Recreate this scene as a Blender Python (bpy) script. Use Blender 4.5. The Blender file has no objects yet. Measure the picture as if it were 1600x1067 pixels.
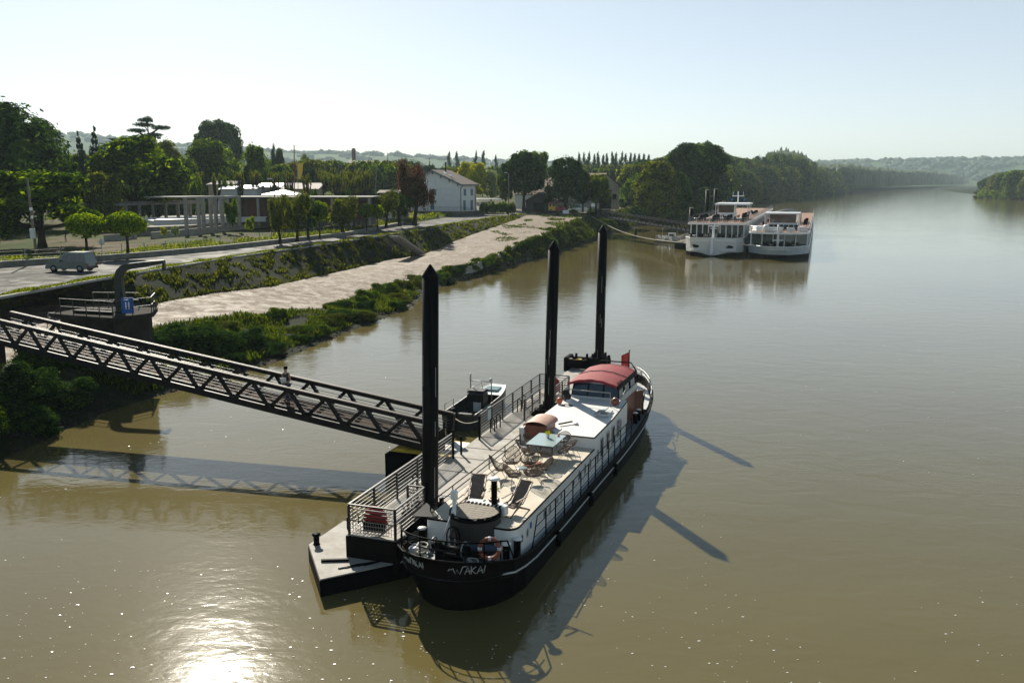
import bpy, math, random
from mathutils import Vector, Matrix, noise
sc = bpy.context.scene
C = sc.collection
R = math.radians
# ---------------------------------------------------------------- camera, light
F_, H_, HY, CY = 1400.0, 13.0, 285.0, 533.5
PIT = math.atan((CY-HY)/F_); SP, CP = math.sin(PIT), math.cos(PIT)
cam = bpy.data.objects.new('camera', bpy.data.cameras.new('camera'))
C.objects.link(cam); sc.camera = cam
cam.location = (0, 0, H_); cam.rotation_euler = (math.pi/2-PIT, 0, 0)
cam.data.sensor_width = 36; cam.data.lens = 36*F_/1600
cam.data.clip_start = .1; cam.data.clip_end = 20000
SUN_EL, SUN_AZ = R(32.3), R(-19.8)          # azimuth from +Y towards +X
w = bpy.data.worlds.new('World'); sc.world = w; w.use_nodes = True
wn = w.node_tree; bg = wn.nodes['Background']
sky = wn.nodes.new('ShaderNodeTexSky'); sky.sky_type = 'NISHITA'; sky.sun_disc = False
sky.sun_elevation = SUN_EL; sky.sun_rotation = SUN_AZ
sky.altitude = 20; sky.air_density = .7; sky.dust_density = .4; sky.ozone_density = 1.6
tn = wn.nodes.new('ShaderNodeMix'); tn.data_type = 'RGBA'; tn.blend_type = 'MULTIPLY'; tn.inputs[0].default_value = 1; tn.inputs[7].default_value = (1.02,1,.92,1)
wn.links.new(sky.outputs[0], tn.inputs[6]); wn.links.new(tn.outputs[2], bg.inputs[0]); bg.inputs[1].default_value = .05
# added veil background that pales the low sky, dimmed overhead to cut ambient light
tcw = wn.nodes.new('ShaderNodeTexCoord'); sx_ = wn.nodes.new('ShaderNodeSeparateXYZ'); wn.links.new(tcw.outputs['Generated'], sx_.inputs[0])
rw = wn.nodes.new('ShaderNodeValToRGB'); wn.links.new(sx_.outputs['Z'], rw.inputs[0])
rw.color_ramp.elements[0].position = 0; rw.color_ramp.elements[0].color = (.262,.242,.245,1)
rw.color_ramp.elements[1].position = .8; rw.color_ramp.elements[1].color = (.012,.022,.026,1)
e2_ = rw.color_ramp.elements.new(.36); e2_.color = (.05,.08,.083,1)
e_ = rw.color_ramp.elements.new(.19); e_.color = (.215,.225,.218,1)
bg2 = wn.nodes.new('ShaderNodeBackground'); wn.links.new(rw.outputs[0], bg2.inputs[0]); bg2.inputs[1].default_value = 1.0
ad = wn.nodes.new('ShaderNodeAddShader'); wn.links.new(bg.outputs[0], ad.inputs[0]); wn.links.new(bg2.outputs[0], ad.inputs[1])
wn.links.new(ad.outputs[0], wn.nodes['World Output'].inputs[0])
sun = bpy.data.objects.new('sun', bpy.data.lights.new('sun', 'SUN')); C.objects.link(sun)
sun.data.energy = 4.9; sun.data.angle = R(.5); sun.data.color = (1, .93, .80)
sd = Vector((math.sin(SUN_AZ)*math.cos(SUN_EL), math.cos(SUN_AZ)*math.cos(SUN_EL), math.sin(SUN_EL)))
sun.rotation_euler = sd.to_track_quat('Z', 'Y').to_euler(); sun.location = (-60, 160, 110)
sc.view_settings.view_transform = 'Standard'; sc.view_settings.look = 'None'
sc.view_settings.exposure = 0.66; sc.view_settings.gamma = 1
sc.cycles.max_bounces = 6; sc.cycles.volume_bounces = 0; sc.cycles.transparent_max_bounces = 8
sc.cycles.sample_clamp_indirect = 4

def W(px, py, z=0.0):
    up = CY-py; fw = F_*CP+up*SP; dn = F_*SP-up*CP; t = (H_-z)/dn
    return Vector(((px-800)*t, fw*t, z))
def WY(px, py, Y):
    up = CY-py; fw = F_*CP+up*SP; dn = F_*SP-up*CP; t = Y/fw
    return Vector(((px-800)*t, Y, H_-dn*t))
def lerp(a, b, t): return a+(b-a)*t
def interp(x, xs, ys):
    if x <= xs[0]: return ys[0]
    for i in range(1, len(xs)):
        if x <= xs[i]:
            t = (x-xs[i-1])/(xs[i]-xs[i-1]); return ys[i-1]+(ys[i]-ys[i-1])*t
    return ys[-1]

# ---------------------------------------------------------------- mesh builder
class MB:
    def __init__(s): s.v = []; s.f = []; s.sm = []
    def add(s, vs, fs, smooth=False, M=None):
        b = len(s.v)
        for p in vs:
            p = Vector(p); s.v.append(M @ p if M else p)
        for f in fs: s.f.append([b+i for i in f]); s.sm.append(smooth)
        return s
    def box(s, c, d, rz=0, rx=0, ry=0, tp=(1, 1), ch=0):
        x, y, z = d[0]/2, d[1]/2, d[2]/2; tx, ty = tp
        M = Matrix.Translation(c) @ Matrix.Rotation(rz, 4, 'Z') @ Matrix.Rotation(ry, 4, 'Y') @ Matrix.Rotation(rx, 4, 'X')
        if ch:
            o = [(-x+ch,-y),(x-ch,-y),(x,-y+ch),(x,y-ch),(x-ch,y),(-x+ch,y),(-x,y-ch),(-x,-y+ch)]
            i = [(a*(1-ch/x), b*(1-ch/y)) for a, b in o]
            vs = [(a,b,-z) for a,b in o]+[(a*tx,b*ty,z-ch) for a,b in o]+[(a*tx,b*ty,z) for a,b in i]
            fs = [list(range(7,-1,-1)), list(range(16,24))]
            for k in range(8):
                n = (k+1)%8
                fs += [[k,n,8+n,8+k],[8+k,8+n,16+n,16+k]]
            return s.add(vs, fs, False, M)
        vs = [(-x,-y,-z),(x,-y,-z),(x,y,-z),(-x,y,-z),(-x*tx,-y*ty,z),(x*tx,-y*ty,z),(x*tx,y*ty,z),(-x*tx,y*ty,z)]
        return s.add(vs, [[3,2,1,0],[4,5,6,7],[0,1,5,4],[1,2,6,5],[2,3,7,6],[3,0,4,7]], False, M)
    def bar(s, a, b, wd, ht, up=(0, 0, 1)):
        a, b = Vector(a), Vector(b); d = b-a; L = d.length
        if L < 1e-5: return s
        d /= L; upv = Vector(up)
        sx = d.cross(upv)
        if sx.length < 1e-3: sx = d.cross(Vector((0, 1, 0)))
        sx.normalize(); uz = sx.cross(d)
        vs = []
        for q in (a, b):
            for i, j in ((-1,-1),(1,-1),(1,1),(-1,1)): vs.append(q+sx*(i*wd/2)+uz*(j*ht/2))
        return s.add(vs, [[0,3,2,1],[4,5,6,7],[0,1,5,4],[1,2,6,5],[2,3,7,6],[3,0,4,7]])
    def tube(s, pts, r, n=8, cap=True, closed=False):
        pts = [Vector(p) for p in pts]; N = len(pts)
        rs = r if isinstance(r, (list, tuple)) else [r]*N
        vs = []; pr = None
        for i, p in enumerate(pts):
            if closed: d = pts[(i+1)%N]-pts[i-1]
            else: d = pts[min(i+1, N-1)]-pts[max(i-1, 0)]
            d.normalize()
            if pr is None:
                a = Vector((0, 0, 1)) if abs(d.z) < .9 else Vector((1, 0, 0))
                pr = d.cross(a).normalized()
            else:
                pr = (pr-d*pr.dot(d)).normalized()
            q = d.cross(pr)
            for k in range(n):
                an = 2*math.pi*k/n; vs.append(p+(pr*math.cos(an)+q*math.sin(an))*rs[i])
        fs = []
        for i in range(N if closed else N-1):
            j = (i+1)%N
            for k in range(n):
                l = (k+1)%n; fs.append([i*n+k, i*n+l, j*n+l, j*n+k])
        if cap and not closed:
            fs.append(list(range(n-1, -1, -1))); fs.append([(N-1)*n+k for k in range(n)])
        return s.add(vs, fs, n > 4)
    def lathe(s, prof, c=(0, 0, 0), n=16, sx=1, sy=1, M=None):
        vs = []; fs = []
        for r, z in prof:
            for k in range(n):
                a = 2*math.pi*k/n; vs.append((c[0]+math.cos(a)*r*sx, c[1]+math.sin(a)*r*sy, c[2]+z))
        for i in range(len(prof)-1):
            for k in range(n):
                l = (k+1)%n; fs.append([i*n+k, i*n+l, (i+1)*n+l, (i+1)*n+k])
        fs.append(list(range(n-1, -1, -1))); fs.append([(len(prof)-1)*n+k for k in range(n)])
        return s.add(vs, fs, True, M)
    def prism(s, out, z0, z1, M=None):
        n = len(out)
        f0 = z0 if callable(z0) else (lambda x, y: z0); f1 = z1 if callable(z1) else (lambda x, y: z1)
        vs = [(x, y, f0(x, y)) for x, y in out]+[(x, y, f1(x, y)) for x, y in out]
        fs = [list(range(n-1, -1, -1)), list(range(n, 2*n))]+[[k, (k+1)%n, n+(k+1)%n, n+k] for k in range(n)]
        return s.add(vs, fs, False, M)
    def loft(s, rows, closed=False, smooth=True, caps=False, M=None):
        n = len(rows[0]); vs = [p for r in rows for p in r]; fs = []
        for i in range(len(rows)-1):
            for k in range(n if closed else n-1):
                l = (k+1)%n; fs.append([i*n+k, i*n+l, (i+1)*n+l, (i+1)*n+k])
        if caps: fs.append(list(range(n-1, -1, -1))); fs.append([(len(rows)-1)*n+k for k in range(n)])
        return s.add(vs, fs, smooth, M)
    def build(s, name, m, parent=None, kind=None):
        me = bpy.data.meshes.new(name); me.from_pydata([tuple(v) for v in s.v], [], s.f)
        if any(s.sm): me.polygons.foreach_set('use_smooth', s.sm)
        me.materials.append(m); me.update()
        o = bpy.data.objects.new(name, me); C.objects.link(o)
        if parent: o.parent = parent
        if kind: o['kind'] = kind
        return o
def tag(o, label=None, cat=None, group=None, kind=None):
    if label: o['label'] = label
    if cat: o['category'] = cat
    if group: o['group'] = group
    if kind: o['kind'] = kind
    return o
def empty(name, loc, rz=0, label=None, cat=None, group=None):
    o = bpy.data.objects.new(name, None); o.empty_display_size = .3; C.objects.link(o)
    o.location = loc; o.rotation_euler = (0, 0, rz)
    return tag(o, label, cat, group)
KIDS = {}
def kids(o): return [c for c in bpy.data.objects if c.parent == o]
def copy_tree(o, loc=None, rz=None, parent=None, label=None, scale=None):
    c = o.copy(); C.objects.link(c)
    if parent: c.parent = parent
    if loc is not None: c.location = loc
    if rz is not None: c.rotation_euler = (0, 0, rz)
    if scale is not None: c.scale = scale
    if label: c['label'] = label
    for ch in kids(o): copy_tree(ch, parent=c)
    return c

# ---------------------------------------------------------------- materials
def mat(name, col, rough=.7, var=.25, scale=3.0, metal=0, bump=0, col2=None, spec=.5, detail=5, bscale=None, streak=None):
    m = bpy.data.materials.new(name); m.use_nodes = True; nt = m.node_tree; b = nt.nodes['Principled BSDF']
    b.inputs['Roughness'].default_value = rough; b.inputs['Metallic'].default_value = metal
    b.inputs['Specular IOR Level'].default_value = spec
    if col2 is None: col2 = tuple(c*(1-var) for c in col)
    tc = nt.nodes.new('ShaderNodeTexCoord'); mp = nt.nodes.new('ShaderNodeMapping')
    nt.links.new(tc.outputs['Object'], mp.inputs[0])
    if streak: mp.inputs['Scale'].default_value = streak
    n = nt.nodes.new('ShaderNodeTexNoise'); n.inputs['Scale'].default_value = scale; n.inputs['Detail'].default_value = detail
    n.inputs['Roughness'].default_value = .65
    nt.links.new(mp.outputs[0], n.inputs['Vector'])
    r = nt.nodes.new('ShaderNodeValToRGB'); r.color_ramp.elements[0].position = .33; r.color_ramp.elements[1].position = .67
    r.color_ramp.elements[0].color = (*col2, 1); r.color_ramp.elements[1].color = (*col, 1)
    nt.links.new(n.outputs['Fac'], r.inputs[0]); nt.links.new(r.outputs[0], b.inputs['Base Color'])
    if bump:
        n2 = nt.nodes.new('ShaderNodeTexNoise'); n2.inputs['Scale'].default_value = bscale or scale*4; n2.inputs['Detail'].default_value = 4
        nt.links.new(mp.outputs[0], n2.inputs['Vector'])
        bp = nt.nodes.new('ShaderNodeBump'); bp.inputs['Strength'].default_value = bump; bp.inputs['Distance'].default_value = .05
        nt.links.new(n2.outputs['Fac'], bp.inputs['Height']); nt.links.new(bp.outputs[0], b.inputs['Normal'])
    return m
def leafmat(name, c1, c2, trans=.35):
    m = bpy.data.materials.new(name); m.use_nodes = True; nt = m.node_tree; nt.nodes.clear()
    out = nt.nodes.new('ShaderNodeOutputMaterial'); mx = nt.nodes.new('ShaderNodeMixShader'); mx.inputs[0].default_value = trans
    d = nt.nodes.new('ShaderNodeBsdfDiffuse')
    t = nt.nodes.new('ShaderNodeBsdfTranslucent')
    g = nt.nodes.new('ShaderNodeNewGeometry'); r = nt.nodes.new('ShaderNodeValToRGB')
    r.color_ramp.elements[0].position = .35; r.color_ramp.elements[0].color = (*c1, 1); r.color_ramp.elements[1].color = tuple(min(1, q*1.45) for q in c2)+(1,)
    nt.links.new(g.outputs['Random Per Island'], r.inputs[0]); nt.links.new(r.outputs[0], d.inputs['Color'])
    hs = nt.nodes.new('ShaderNodeHueSaturation'); hs.inputs['Hue'].default_value = .475; hs.inputs['Saturation'].default_value = 1.15; hs.inputs['Value'].default_value = 3.0
    nt.links.new(r.outputs[0], hs.inputs['Color']); nt.links.new(hs.outputs[0], t.inputs['Color'])
    nt.links.new(d.outputs[0], mx.inputs[1]); nt.links.new(t.outputs[0], mx.inputs[2]); nt.links.new(mx.outputs[0], out.inputs[0])
    return m
M_ = {}
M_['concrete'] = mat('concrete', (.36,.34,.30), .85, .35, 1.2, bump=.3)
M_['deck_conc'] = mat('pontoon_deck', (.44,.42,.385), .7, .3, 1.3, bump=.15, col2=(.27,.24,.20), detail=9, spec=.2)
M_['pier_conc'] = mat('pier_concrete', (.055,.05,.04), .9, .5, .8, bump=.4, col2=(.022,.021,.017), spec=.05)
M_['dark_conc'] = mat('dark_concrete', (.16,.14,.11), .9, .5, 1.0, bump=.4)
M_['black'] = mat('black_paint', (.005,.005,.005), .5, .3, 3, spec=.03, col2=(.002,.003,.004))
M_['hull_black'] = mat('worn_black_hull', (.008,.006,.005), .5, .5, .9, spec=.04, col2=(.002,.003,.003), streak=(2.5,2.5,.5), detail=7)
M_['steel_dark'] = mat('dark_steel', (.015,.015,.015), .5, .4, 4, spec=.3)
M_['rail'] = mat('rail_steel', (.05,.05,.048), .38, .3, 5, metal=.4)
M_['galv'] = mat('galvanised', (.35,.35,.34), .45, .25, 5, metal=.7)
M_['pile'] = mat('pile_paint', (.015,.013,.012), .5, .5, .9, col2=(.002,.003,.004), streak=(7,7,.3), spec=.05, detail=8)
M_['white'] = mat('white_paint', (.84,.84,.82), .35, .06, 2)
M_['cream'] = mat('cream_deck', (.66,.60,.49), .65, .12, 1.1, bump=.05, col2=(.52,.45,.35), detail=8, spec=.2)
M_['greywhite'] = mat('greywhite', (.6,.61,.6), .4, .1, 2)
M_['red_cloth'] = mat('red_canvas', (.30,.025,.035), .8, .3, 3, bump=.2)
M_['glass'] = mat('dark_glass', (.015,.02,.025), .06, .2, 2, spec=.8)
M_['wood'] = mat('teak', (.30,.16,.08), .6, .4, 2, streak=(1,8,1), bump=.1)
M_['greywood'] = mat('weathered_wood', (.24,.20,.15), .75, .5, 2, streak=(10,1,1), bump=.2)
M_['rust'] = mat('varnished_red', (.22,.06,.03), .4, .3, 3)
M_['rattan'] = mat('rattan', (.16,.11,.075), .7, .4, 20)
M_['asphalt'] = mat('asphalt', (.17,.16,.145), .55, .35, .5, bump=.3, bscale=30)
M_['rustmark'] = mat('rust_and_tide_stain', (.075,.05,.03), .9, .5, 3, col2=(.02,.018,.012), spec=.05)
M_['orange'] = mat('orange', (.55,.13,.04), .5, .2, 3)
M_['red'] = mat('red_paint', (.38,.02,.02), .4, .25, 3)
M_['yellow'] = mat('yellow_paint', (.75,.50,.05), .5, .15, 3)
M_['blue'] = mat('sign_blue', (.015,.12,.42), .5, .08, 3)
M_['plaster'] = mat('white_plaster', (.84,.84,.81), .85, .12, .8, bump=.1)
M_['tile'] = mat('roof_tile', (.20,.105,.07), .85, .5, 2.5, bump=.5, bscale=8)
M_['tile2'] = mat('old_roof_tile', (.09,.06,.045), .85, .5, 2.0, bump=.5, bscale=8)
M_['shutter'] = mat('blue_grey_shutter', (.14,.22,.25), .6, .15, 4)
M_['bark'] = mat('bark', (.05,.04,.03), .95, .5, 4, bump=.6, spec=.05)
M_['stone'] = mat('stone_wall', (.22,.21,.18), .9, .5, 1.0, bump=.6, bscale=5)
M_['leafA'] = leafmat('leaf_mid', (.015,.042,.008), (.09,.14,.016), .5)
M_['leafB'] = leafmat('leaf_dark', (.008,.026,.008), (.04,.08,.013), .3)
M_['leafC'] = leafmat('leaf_lime', (.04,.09,.006), (.15,.21,.012), .5)
M_['leafD'] = leafmat('leaf_olive', (.034,.050,.010), (.11,.135,.022), .38)
M_['leafR'] = leafmat('leaf_reddish', (.03,.024,.012), (.105,.056,.03), .3)
M_['leafG'] = leafmat('leaf_greygreen', (.12,.15,.08), (.24,.27,.15), .3)
M_['leafN'] = leafmat('leaf_conifer', (.006,.022,.014), (.022,.05,.022), .12)
M_['leafY'] = leafmat('leaf_yellow', (.15,.18,.02), (.28,.29,.03), .4)
M_['grassblade'] = leafmat('grass_blade', (.03,.052,.008), (.10,.12,.018), .35)
M_['weed'] = leafmat('wall_weed', (.018,.030,.005), (.065,.075,.012), .3)
M_['grassdark'] = leafmat('bank_grass', (.010,.026,.005), (.055,.075,.011), .32)
# ---------------------------------------------------------------- ground materials
def ramp_nodes(nt, fac, stops):
    r = nt.nodes.new('ShaderNodeValToRGB'); e = r.color_ramp.elements
    while len(e) < len(stops): e.new(.5)
    for i, (p, c) in enumerate(stops): e[i].position = p; e[i].color = (*c, 1)
    nt.links.new(fac, r.inputs[0]); return r
def noise_node(nt, vec, scale, detail=5, rough=.6, dist=0):
    n = nt.nodes.new('ShaderNodeTexNoise'); n.inputs['Scale'].default_value = scale; n.inputs['Detail'].default_value = detail
    n.inputs['Roughness'].default_value = rough; n.inputs['Distortion'].default_value = dist
    nt.links.new(vec, n.inputs['Vector']); return n
def groundmat(name, stops, scale, fine=(0, 0), bump=.4, rough=.9, bs=6, vor=None, rr=None, spec=.3):
    m = bpy.data.materials.new(name); m.use_nodes = True; nt = m.node_tree; b = nt.nodes['Principled BSDF']
    b.inputs['Roughness'].default_value = rough; b.inputs['Specular IOR Level'].default_value = spec
    tc = nt.nodes.new('ShaderNodeTexCoord'); v = tc.outputs['Object']
    n = noise_node(nt, v, scale, 8, .68, .4); r = ramp_nodes(nt, n.outputs['Fac'], stops); col = r.outputs[0]
    n2 = noise_node(nt, v, bs, 6, .7)
    h = n2.outputs['Fac']
    if vor:
        vo = nt.nodes.new('ShaderNodeTexVoronoi'); vo.inputs['Scale'].default_value = vor; nt.links.new(v, vo.inputs['Vector'])
        vo.feature = 'DISTANCE_TO_EDGE'
        cr = ramp_nodes(nt, vo.outputs['Distance'], [(0, (.55,.55,.5)), (.06, (1,1,1))])
        mx = nt.nodes.new('ShaderNodeMix'); mx.data_type = 'RGBA'; mx.blend_type = 'MULTIPLY'; mx.inputs[0].default_value = 1
        nt.links.new(col, mx.inputs[6]); nt.links.new(cr.outputs[0], mx.inputs[7]); col = mx.outputs[2]
        vc = nt.nodes.new('ShaderNodeTexVoronoi'); vc.inputs['Scale'].default_value = vor; nt.links.new(v, vc.inputs['Vector'])
        cr2 = nt.nodes.new('ShaderNodeMapRange'); cr2.inputs['To Min'].default_value = .65; cr2.inputs['To Max'].default_value = 1.25
        nt.links.new(vc.outputs['Color'], cr2.inputs[0])
        mx2 = nt.nodes.new('ShaderNodeMix'); mx2.data_type = 'RGBA'; mx2.blend_type = 'MULTIPLY'; mx2.inputs[0].default_value = 1
        nt.links.new(col, mx2.inputs[6]); nt.links.new(cr2.outputs[0], mx2.inputs[7]); col = mx2.outputs[2]
    nt.links.new(col, b.inputs['Base Color'])
    if rr:
        n3 = noise_node(nt, v, rr[0], 5, .6, .8); mr = nt.nodes.new('ShaderNodeMapRange')
        mr.inputs['From Min'].default_value = .4; mr.inputs['From Max'].default_value = .6
        mr.inputs['To Min'].default_value = rr[1]; mr.inputs['To Max'].default_value = rr[2]
        nt.links.new(n3.outputs['Fac'], mr.inputs[0]); nt.links.new(mr.outputs[0], b.inputs['Roughness'])
    bp = nt.nodes.new('ShaderNodeBump'); bp.inputs['Strength'].default_value = bump; bp.inputs['Distance'].default_value = .15
    nt.links.new(h, bp.inputs['Height']); nt.links.new(bp.outputs[0], b.inputs['Normal'])
    return m
GM = {}
GM['earth'] = groundmat('earth_and_grass', [(.35,(.03,.055,.01)),(.48,(.05,.07,.016)),(.55,(.10,.08,.048)),(.7,(.14,.115,.075))], .12, spec=.03)
GM['meadow'] = groundmat('meadow', [(.35,(.045,.08,.02)),(.5,(.09,.12,.03)),(.65,(.13,.15,.05))], .03)
GM['road'] = groundmat('old_asphalt', [(.3,(.09,.088,.078)),(.5,(.13,.126,.115)),(.7,(.18,.172,.155))], .35, bump=.15, rough=.8, bs=14, vor=.28, rr=(.3,.7,.95), spec=.08)
GM['verge'] = groundmat('verge_grass', [(.35,(.07,.11,.015)),(.6,(.14,.18,.03))], .8)
GM['revet'] = groundmat('stone_revetment', [(.46,(.010,.020,.005)),(.54,(.022,.026,.014)),(.66,(.036,.035,.027)),(.8,(.055,.050,.042))], .55, bump=.5, vor=2.6, spec=.05)
GM['slip'] = groundmat('slipway_setts', [(.3,(.10,.072,.048)),(.45,(.17,.125,.085)),(.6,(.23,.18,.125)),(.75,(.30,.24,.175))], 1.6, bump=.45, rough=.5, bs=6, vor=3.2, rr=(.7,.62,.82), spec=.12)
GM['bank'] = groundmat('muddy_bank', [(.35,(.010,.018,.005)),(.55,(.022,.026,.012)),(.7,(.055,.046,.032))], .6, spec=.05)
GM['hill'] = groundmat('hill_fields', [(.36,(.035,.07,.03)),(.46,(.06,.11,.045)),(.52,(.10,.14,.06)),(.62,(.06,.10,.04)),(.75,(.15,.17,.09))], .0035, bump=0, spec=.02)

# water ---------------------------------------------------------------
m = bpy.data.materials.new('muddy_river_water'); m.use_nodes = True; nt = m.node_tree; b = nt.nodes['Principled BSDF']
b.inputs['IOR'].default_value = 1.5; b.inputs['Roughness'].default_value = .07
tc = nt.nodes.new('ShaderNodeTexCoord'); v = tc.outputs['Object']
n = noise_node(nt, v, .035, 4, .5, .6)
r = ramp_nodes(nt, n.outputs['Fac'], [(.3, (.118,.095,.034)), (.7, (.146,.120,.046))]); nt.links.new(r.outputs[0], b.inputs['Base Color'])
mp = nt.nodes.new('ShaderNodeMapping'); mp.inputs['Scale'].default_value = (1, 1.6, 1); mp.inputs['Rotation'].default_value = (0, 0, R(20)); nt.links.new(v, mp.inputs[0])
a1 = noise_node(nt, mp.outputs[0], 2.2, 4, .55, .5); a2 = noise_node(nt, mp.outputs[0], .45, 3, .5, .8)
a3 = noise_node(nt, v, .05, 3, .5, 1.2)      # where the wind ruffles it
mr = nt.nodes.new('ShaderNodeMapRange'); mr.inputs['From Min'].default_value = .38; mr.inputs['From Max'].default_value = .62
mr.inputs['To Min'].default_value = .35; mr.inputs['To Max'].default_value = 1.0; nt.links.new(a3.outputs['Fac'], mr.inputs[0])
ma = nt.nodes.new('ShaderNodeMath'); ma.operation = 'MULTIPLY'; nt.links.new(a1.outputs['Fac'], ma.inputs[0]); nt.links.new(mr.outputs[0], ma.inputs[1])
mb_ = nt.nodes.new('ShaderNodeMath'); mb_.operation = 'MULTIPLY_ADD'; nt.links.new(a2.outputs['Fac'], mb_.inputs[0]); mb_.inputs[1].default_value = 2.2; nt.links.new(ma.outputs[0], mb_.inputs[2])
bp = nt.nodes.new('ShaderNodeBump'); bp.inputs['Strength'].default_value = .25; bp.inputs['Distance'].default_value = .03
nt.links.new(mb_.outputs[0], bp.inputs['Height']); nt.links.new(bp.outputs[0], b.inputs['Normal'])
GM['water'] = m
MB().add([(-300,-200,0),(9000,-200,0),(9000,9000,0),(-300,9000,0)], [[0,1,2,3]]).build('river_water', m, kind='structure')

# ---------------------------------------------------------------- terrain, sampled along Y
def rail(px):
    pts = sorted([W(*p) if len(p) == 3 else Vector(p[:3]) for p in px], key=lambda q: q.y)
    ys = [q.y for q in pts]
    return lambda y: (interp(y, ys, [q.x for q in pts]), interp(y, ys, [q.z for q in pts]))
def P4(x, y, z): return (x, y, z, 0)
L0 = rail([P4(-58,-60,4.8), P4(-55,40,4.8), (0,418,4.8),(200,404.5,4.8),(350,391,4.8),(548,368,4.8),(638,350,4.85),P4(-14,215,5.0),P4(-10,245,5.2),P4(-3,270,5.4),P4(60,420,5.5),P4(150,640,5.5),P4(370,1100,5.5),P4(900,2200,5),P4(2000,5000,5)])
L2 = rail([P4(-46,-60,4.8), P4(-42,40,4.8), (0,465,4.8),(130,441,4.8),(260,419,4.8),(380,400,4.8),(500,383,4.8),(600,368,4.8),(650,361,4.8),(710,350,4.85),(750,344,4.9),(815,336,5.0),P4(14,250,5.2),P4(24,270,5.3),P4(85,420,5),P4(165,640,4.5),P4(378,1100,4.5),P4(912,2200,4),P4(2030,5000,4)])
L3 = rail([P4(-40,-60,2.8), P4(-36,40,2.8), (16,483,2.8),(92,475,2.7),(237,475,2.6),(335,458,2.2),(420,448.5,2.0),(552,419.5,1.5),(611,405,1.5),(654,399,1.6),(685,389,1.9),(710,377,2.5),(750,362,3.3),(787,350,4.3),(822,337,4.9),P4(15.5,250,5.15),P4(25.5,270,5.2),P4(86.5,420,4.5),P4(166,640,4),P4(379,1100,4),P4(913,2200,4),P4(2031,5000,4)])
L4 = rail([P4(-34,-60,2.7), P4(-31,40,2.7), P4(-28.5,52,2.6), P4(-28,60,2.5),(300,500,2.1),(400,492,1.6),(500,482,1.0),(550,466,.8),(600,449,.9),(650,435,1.1),(695,422,1.3),(737,415,1.5),(775,400,1.9),(817,379,2.7),(840,371,3.2),(880,352,4.0),(917,337,4.9),P4(21,250,5.1),P4(29,270,4.6),P4(88,420,3.5),P4(167,640,3),P4(380,1100,3),P4(914,2200,3),P4(2032,5000,3)])
L5 = rail([P4(-27,-60,0), P4(-24.5,40,0), P4(-23.2,52,0), (250,618,0),(330,597,0),(420,570,0),(480,545,0),(560,512,0),(640,482,0),(668,456,0),(690,446,0),(740,428,0),(800,412,0),(870,395,0),(930,376,0),(950,368,0),(985,358,0),(1008,351,0),(1160,318.5,0),(1250,310,0),(1300,303.5,0),(1400,297,0),(1500,292.3,0),P4(2100,4200,0)])
Ys = [-60,-30,0,20,30,36,42,46,50,54,58]+[60+2*i for i in range(100)]+[262,270,280,292,305,320,340,360,390,420,460,500,560,640,730,820,950,1100,1300,1600,2000,2600,3600,5000]
def strip(name, A, B, m, nx=1, amp=0, kind='structure', nm=.25):
    mb = MB(); rows = []
    for y in Ys:
        xa, za = A(y); xb, zb = B(y); row = []
        for k in range(nx+1):
            t = k/nx; x = lerp(xa, xb, t); z = lerp(za, zb, t)
            if amp and 0 < k < nx: z += amp*noise.noise(Vector((x*nm, y*nm, 3.1)))
            row.append((x, y, z))
        rows.append(row)
    mb.loft(rows); return mb.build(name, m, kind=kind)
def off(A, dx, dz=0): return lambda y: (A(y)[0]+dx, A(y)[1]+dz)
L1 = off(L2, -1.3, -.02)
def gz(y): return interp(y, [0, 120, 230, 400, 1500], [5.1, 5.15, 5.5, 5.9, 7])
# upper ground, one sheet out to the hills
mb = MB(); rows = []
for y in Ys+[7000]:
    x0, z0 = L0(y); row = []
    for dx in (0, 1.2, 6, 20, 45, 90, 200, 500, 1200, 4500):
        z = z0 if dx == 0 else gz(y)+(.25*noise.noise(Vector((dx*.06, y*.06, 0))) if dx < 500 else 0)
        row.append((x0-dx, y, z))
    rows.append(row)
mb.loft([r_[::-1] for r_ in rows]).build('ground', GM['earth'], kind='structure')
strip('road', L0, L1, GM['road'])
strip('grass_verge', L1, L2, GM['verge'], 3, .08)
strip('slipway', L3, L4, GM['slip'], 6, .05)
strip('river_bank', L4, L5, GM['bank'], 7, .5, nm=.5)
strip('river_bed', L5, lambda y: (L5(y)[0]+14, -3), GM['bank'])
tag(strip('embankment_wall', L2, L3, GM['revet'], 5, .10, kind=None, nm=.6), 'long sloping stone embankment wall with weeds, between the road verge and the slipway', 'wall')
# far right bank
mb = MB()
for seed, pts in ((1, [(500,2400),(560,1300),(455,840),(470,700),(700,520),(1500,300)]),):
    top = []
rb = [(1150,2600),(700,1500),(470,905),(440,830),(468,790),(640,700),(1500,420)]
mb.add([(x,y,-.5) for x,y in rb]+[(x+15,y,2) for x,y in rb]+[(x+2500,y+900,3) for x,y in rb], [[k+1,k,7+k,8+k] for k in range(6)]+[[8+k,7+k,14+k,15+k] for k in range(6)])
mb.build('right_bank', GM['bank'], kind='structure')
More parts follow.
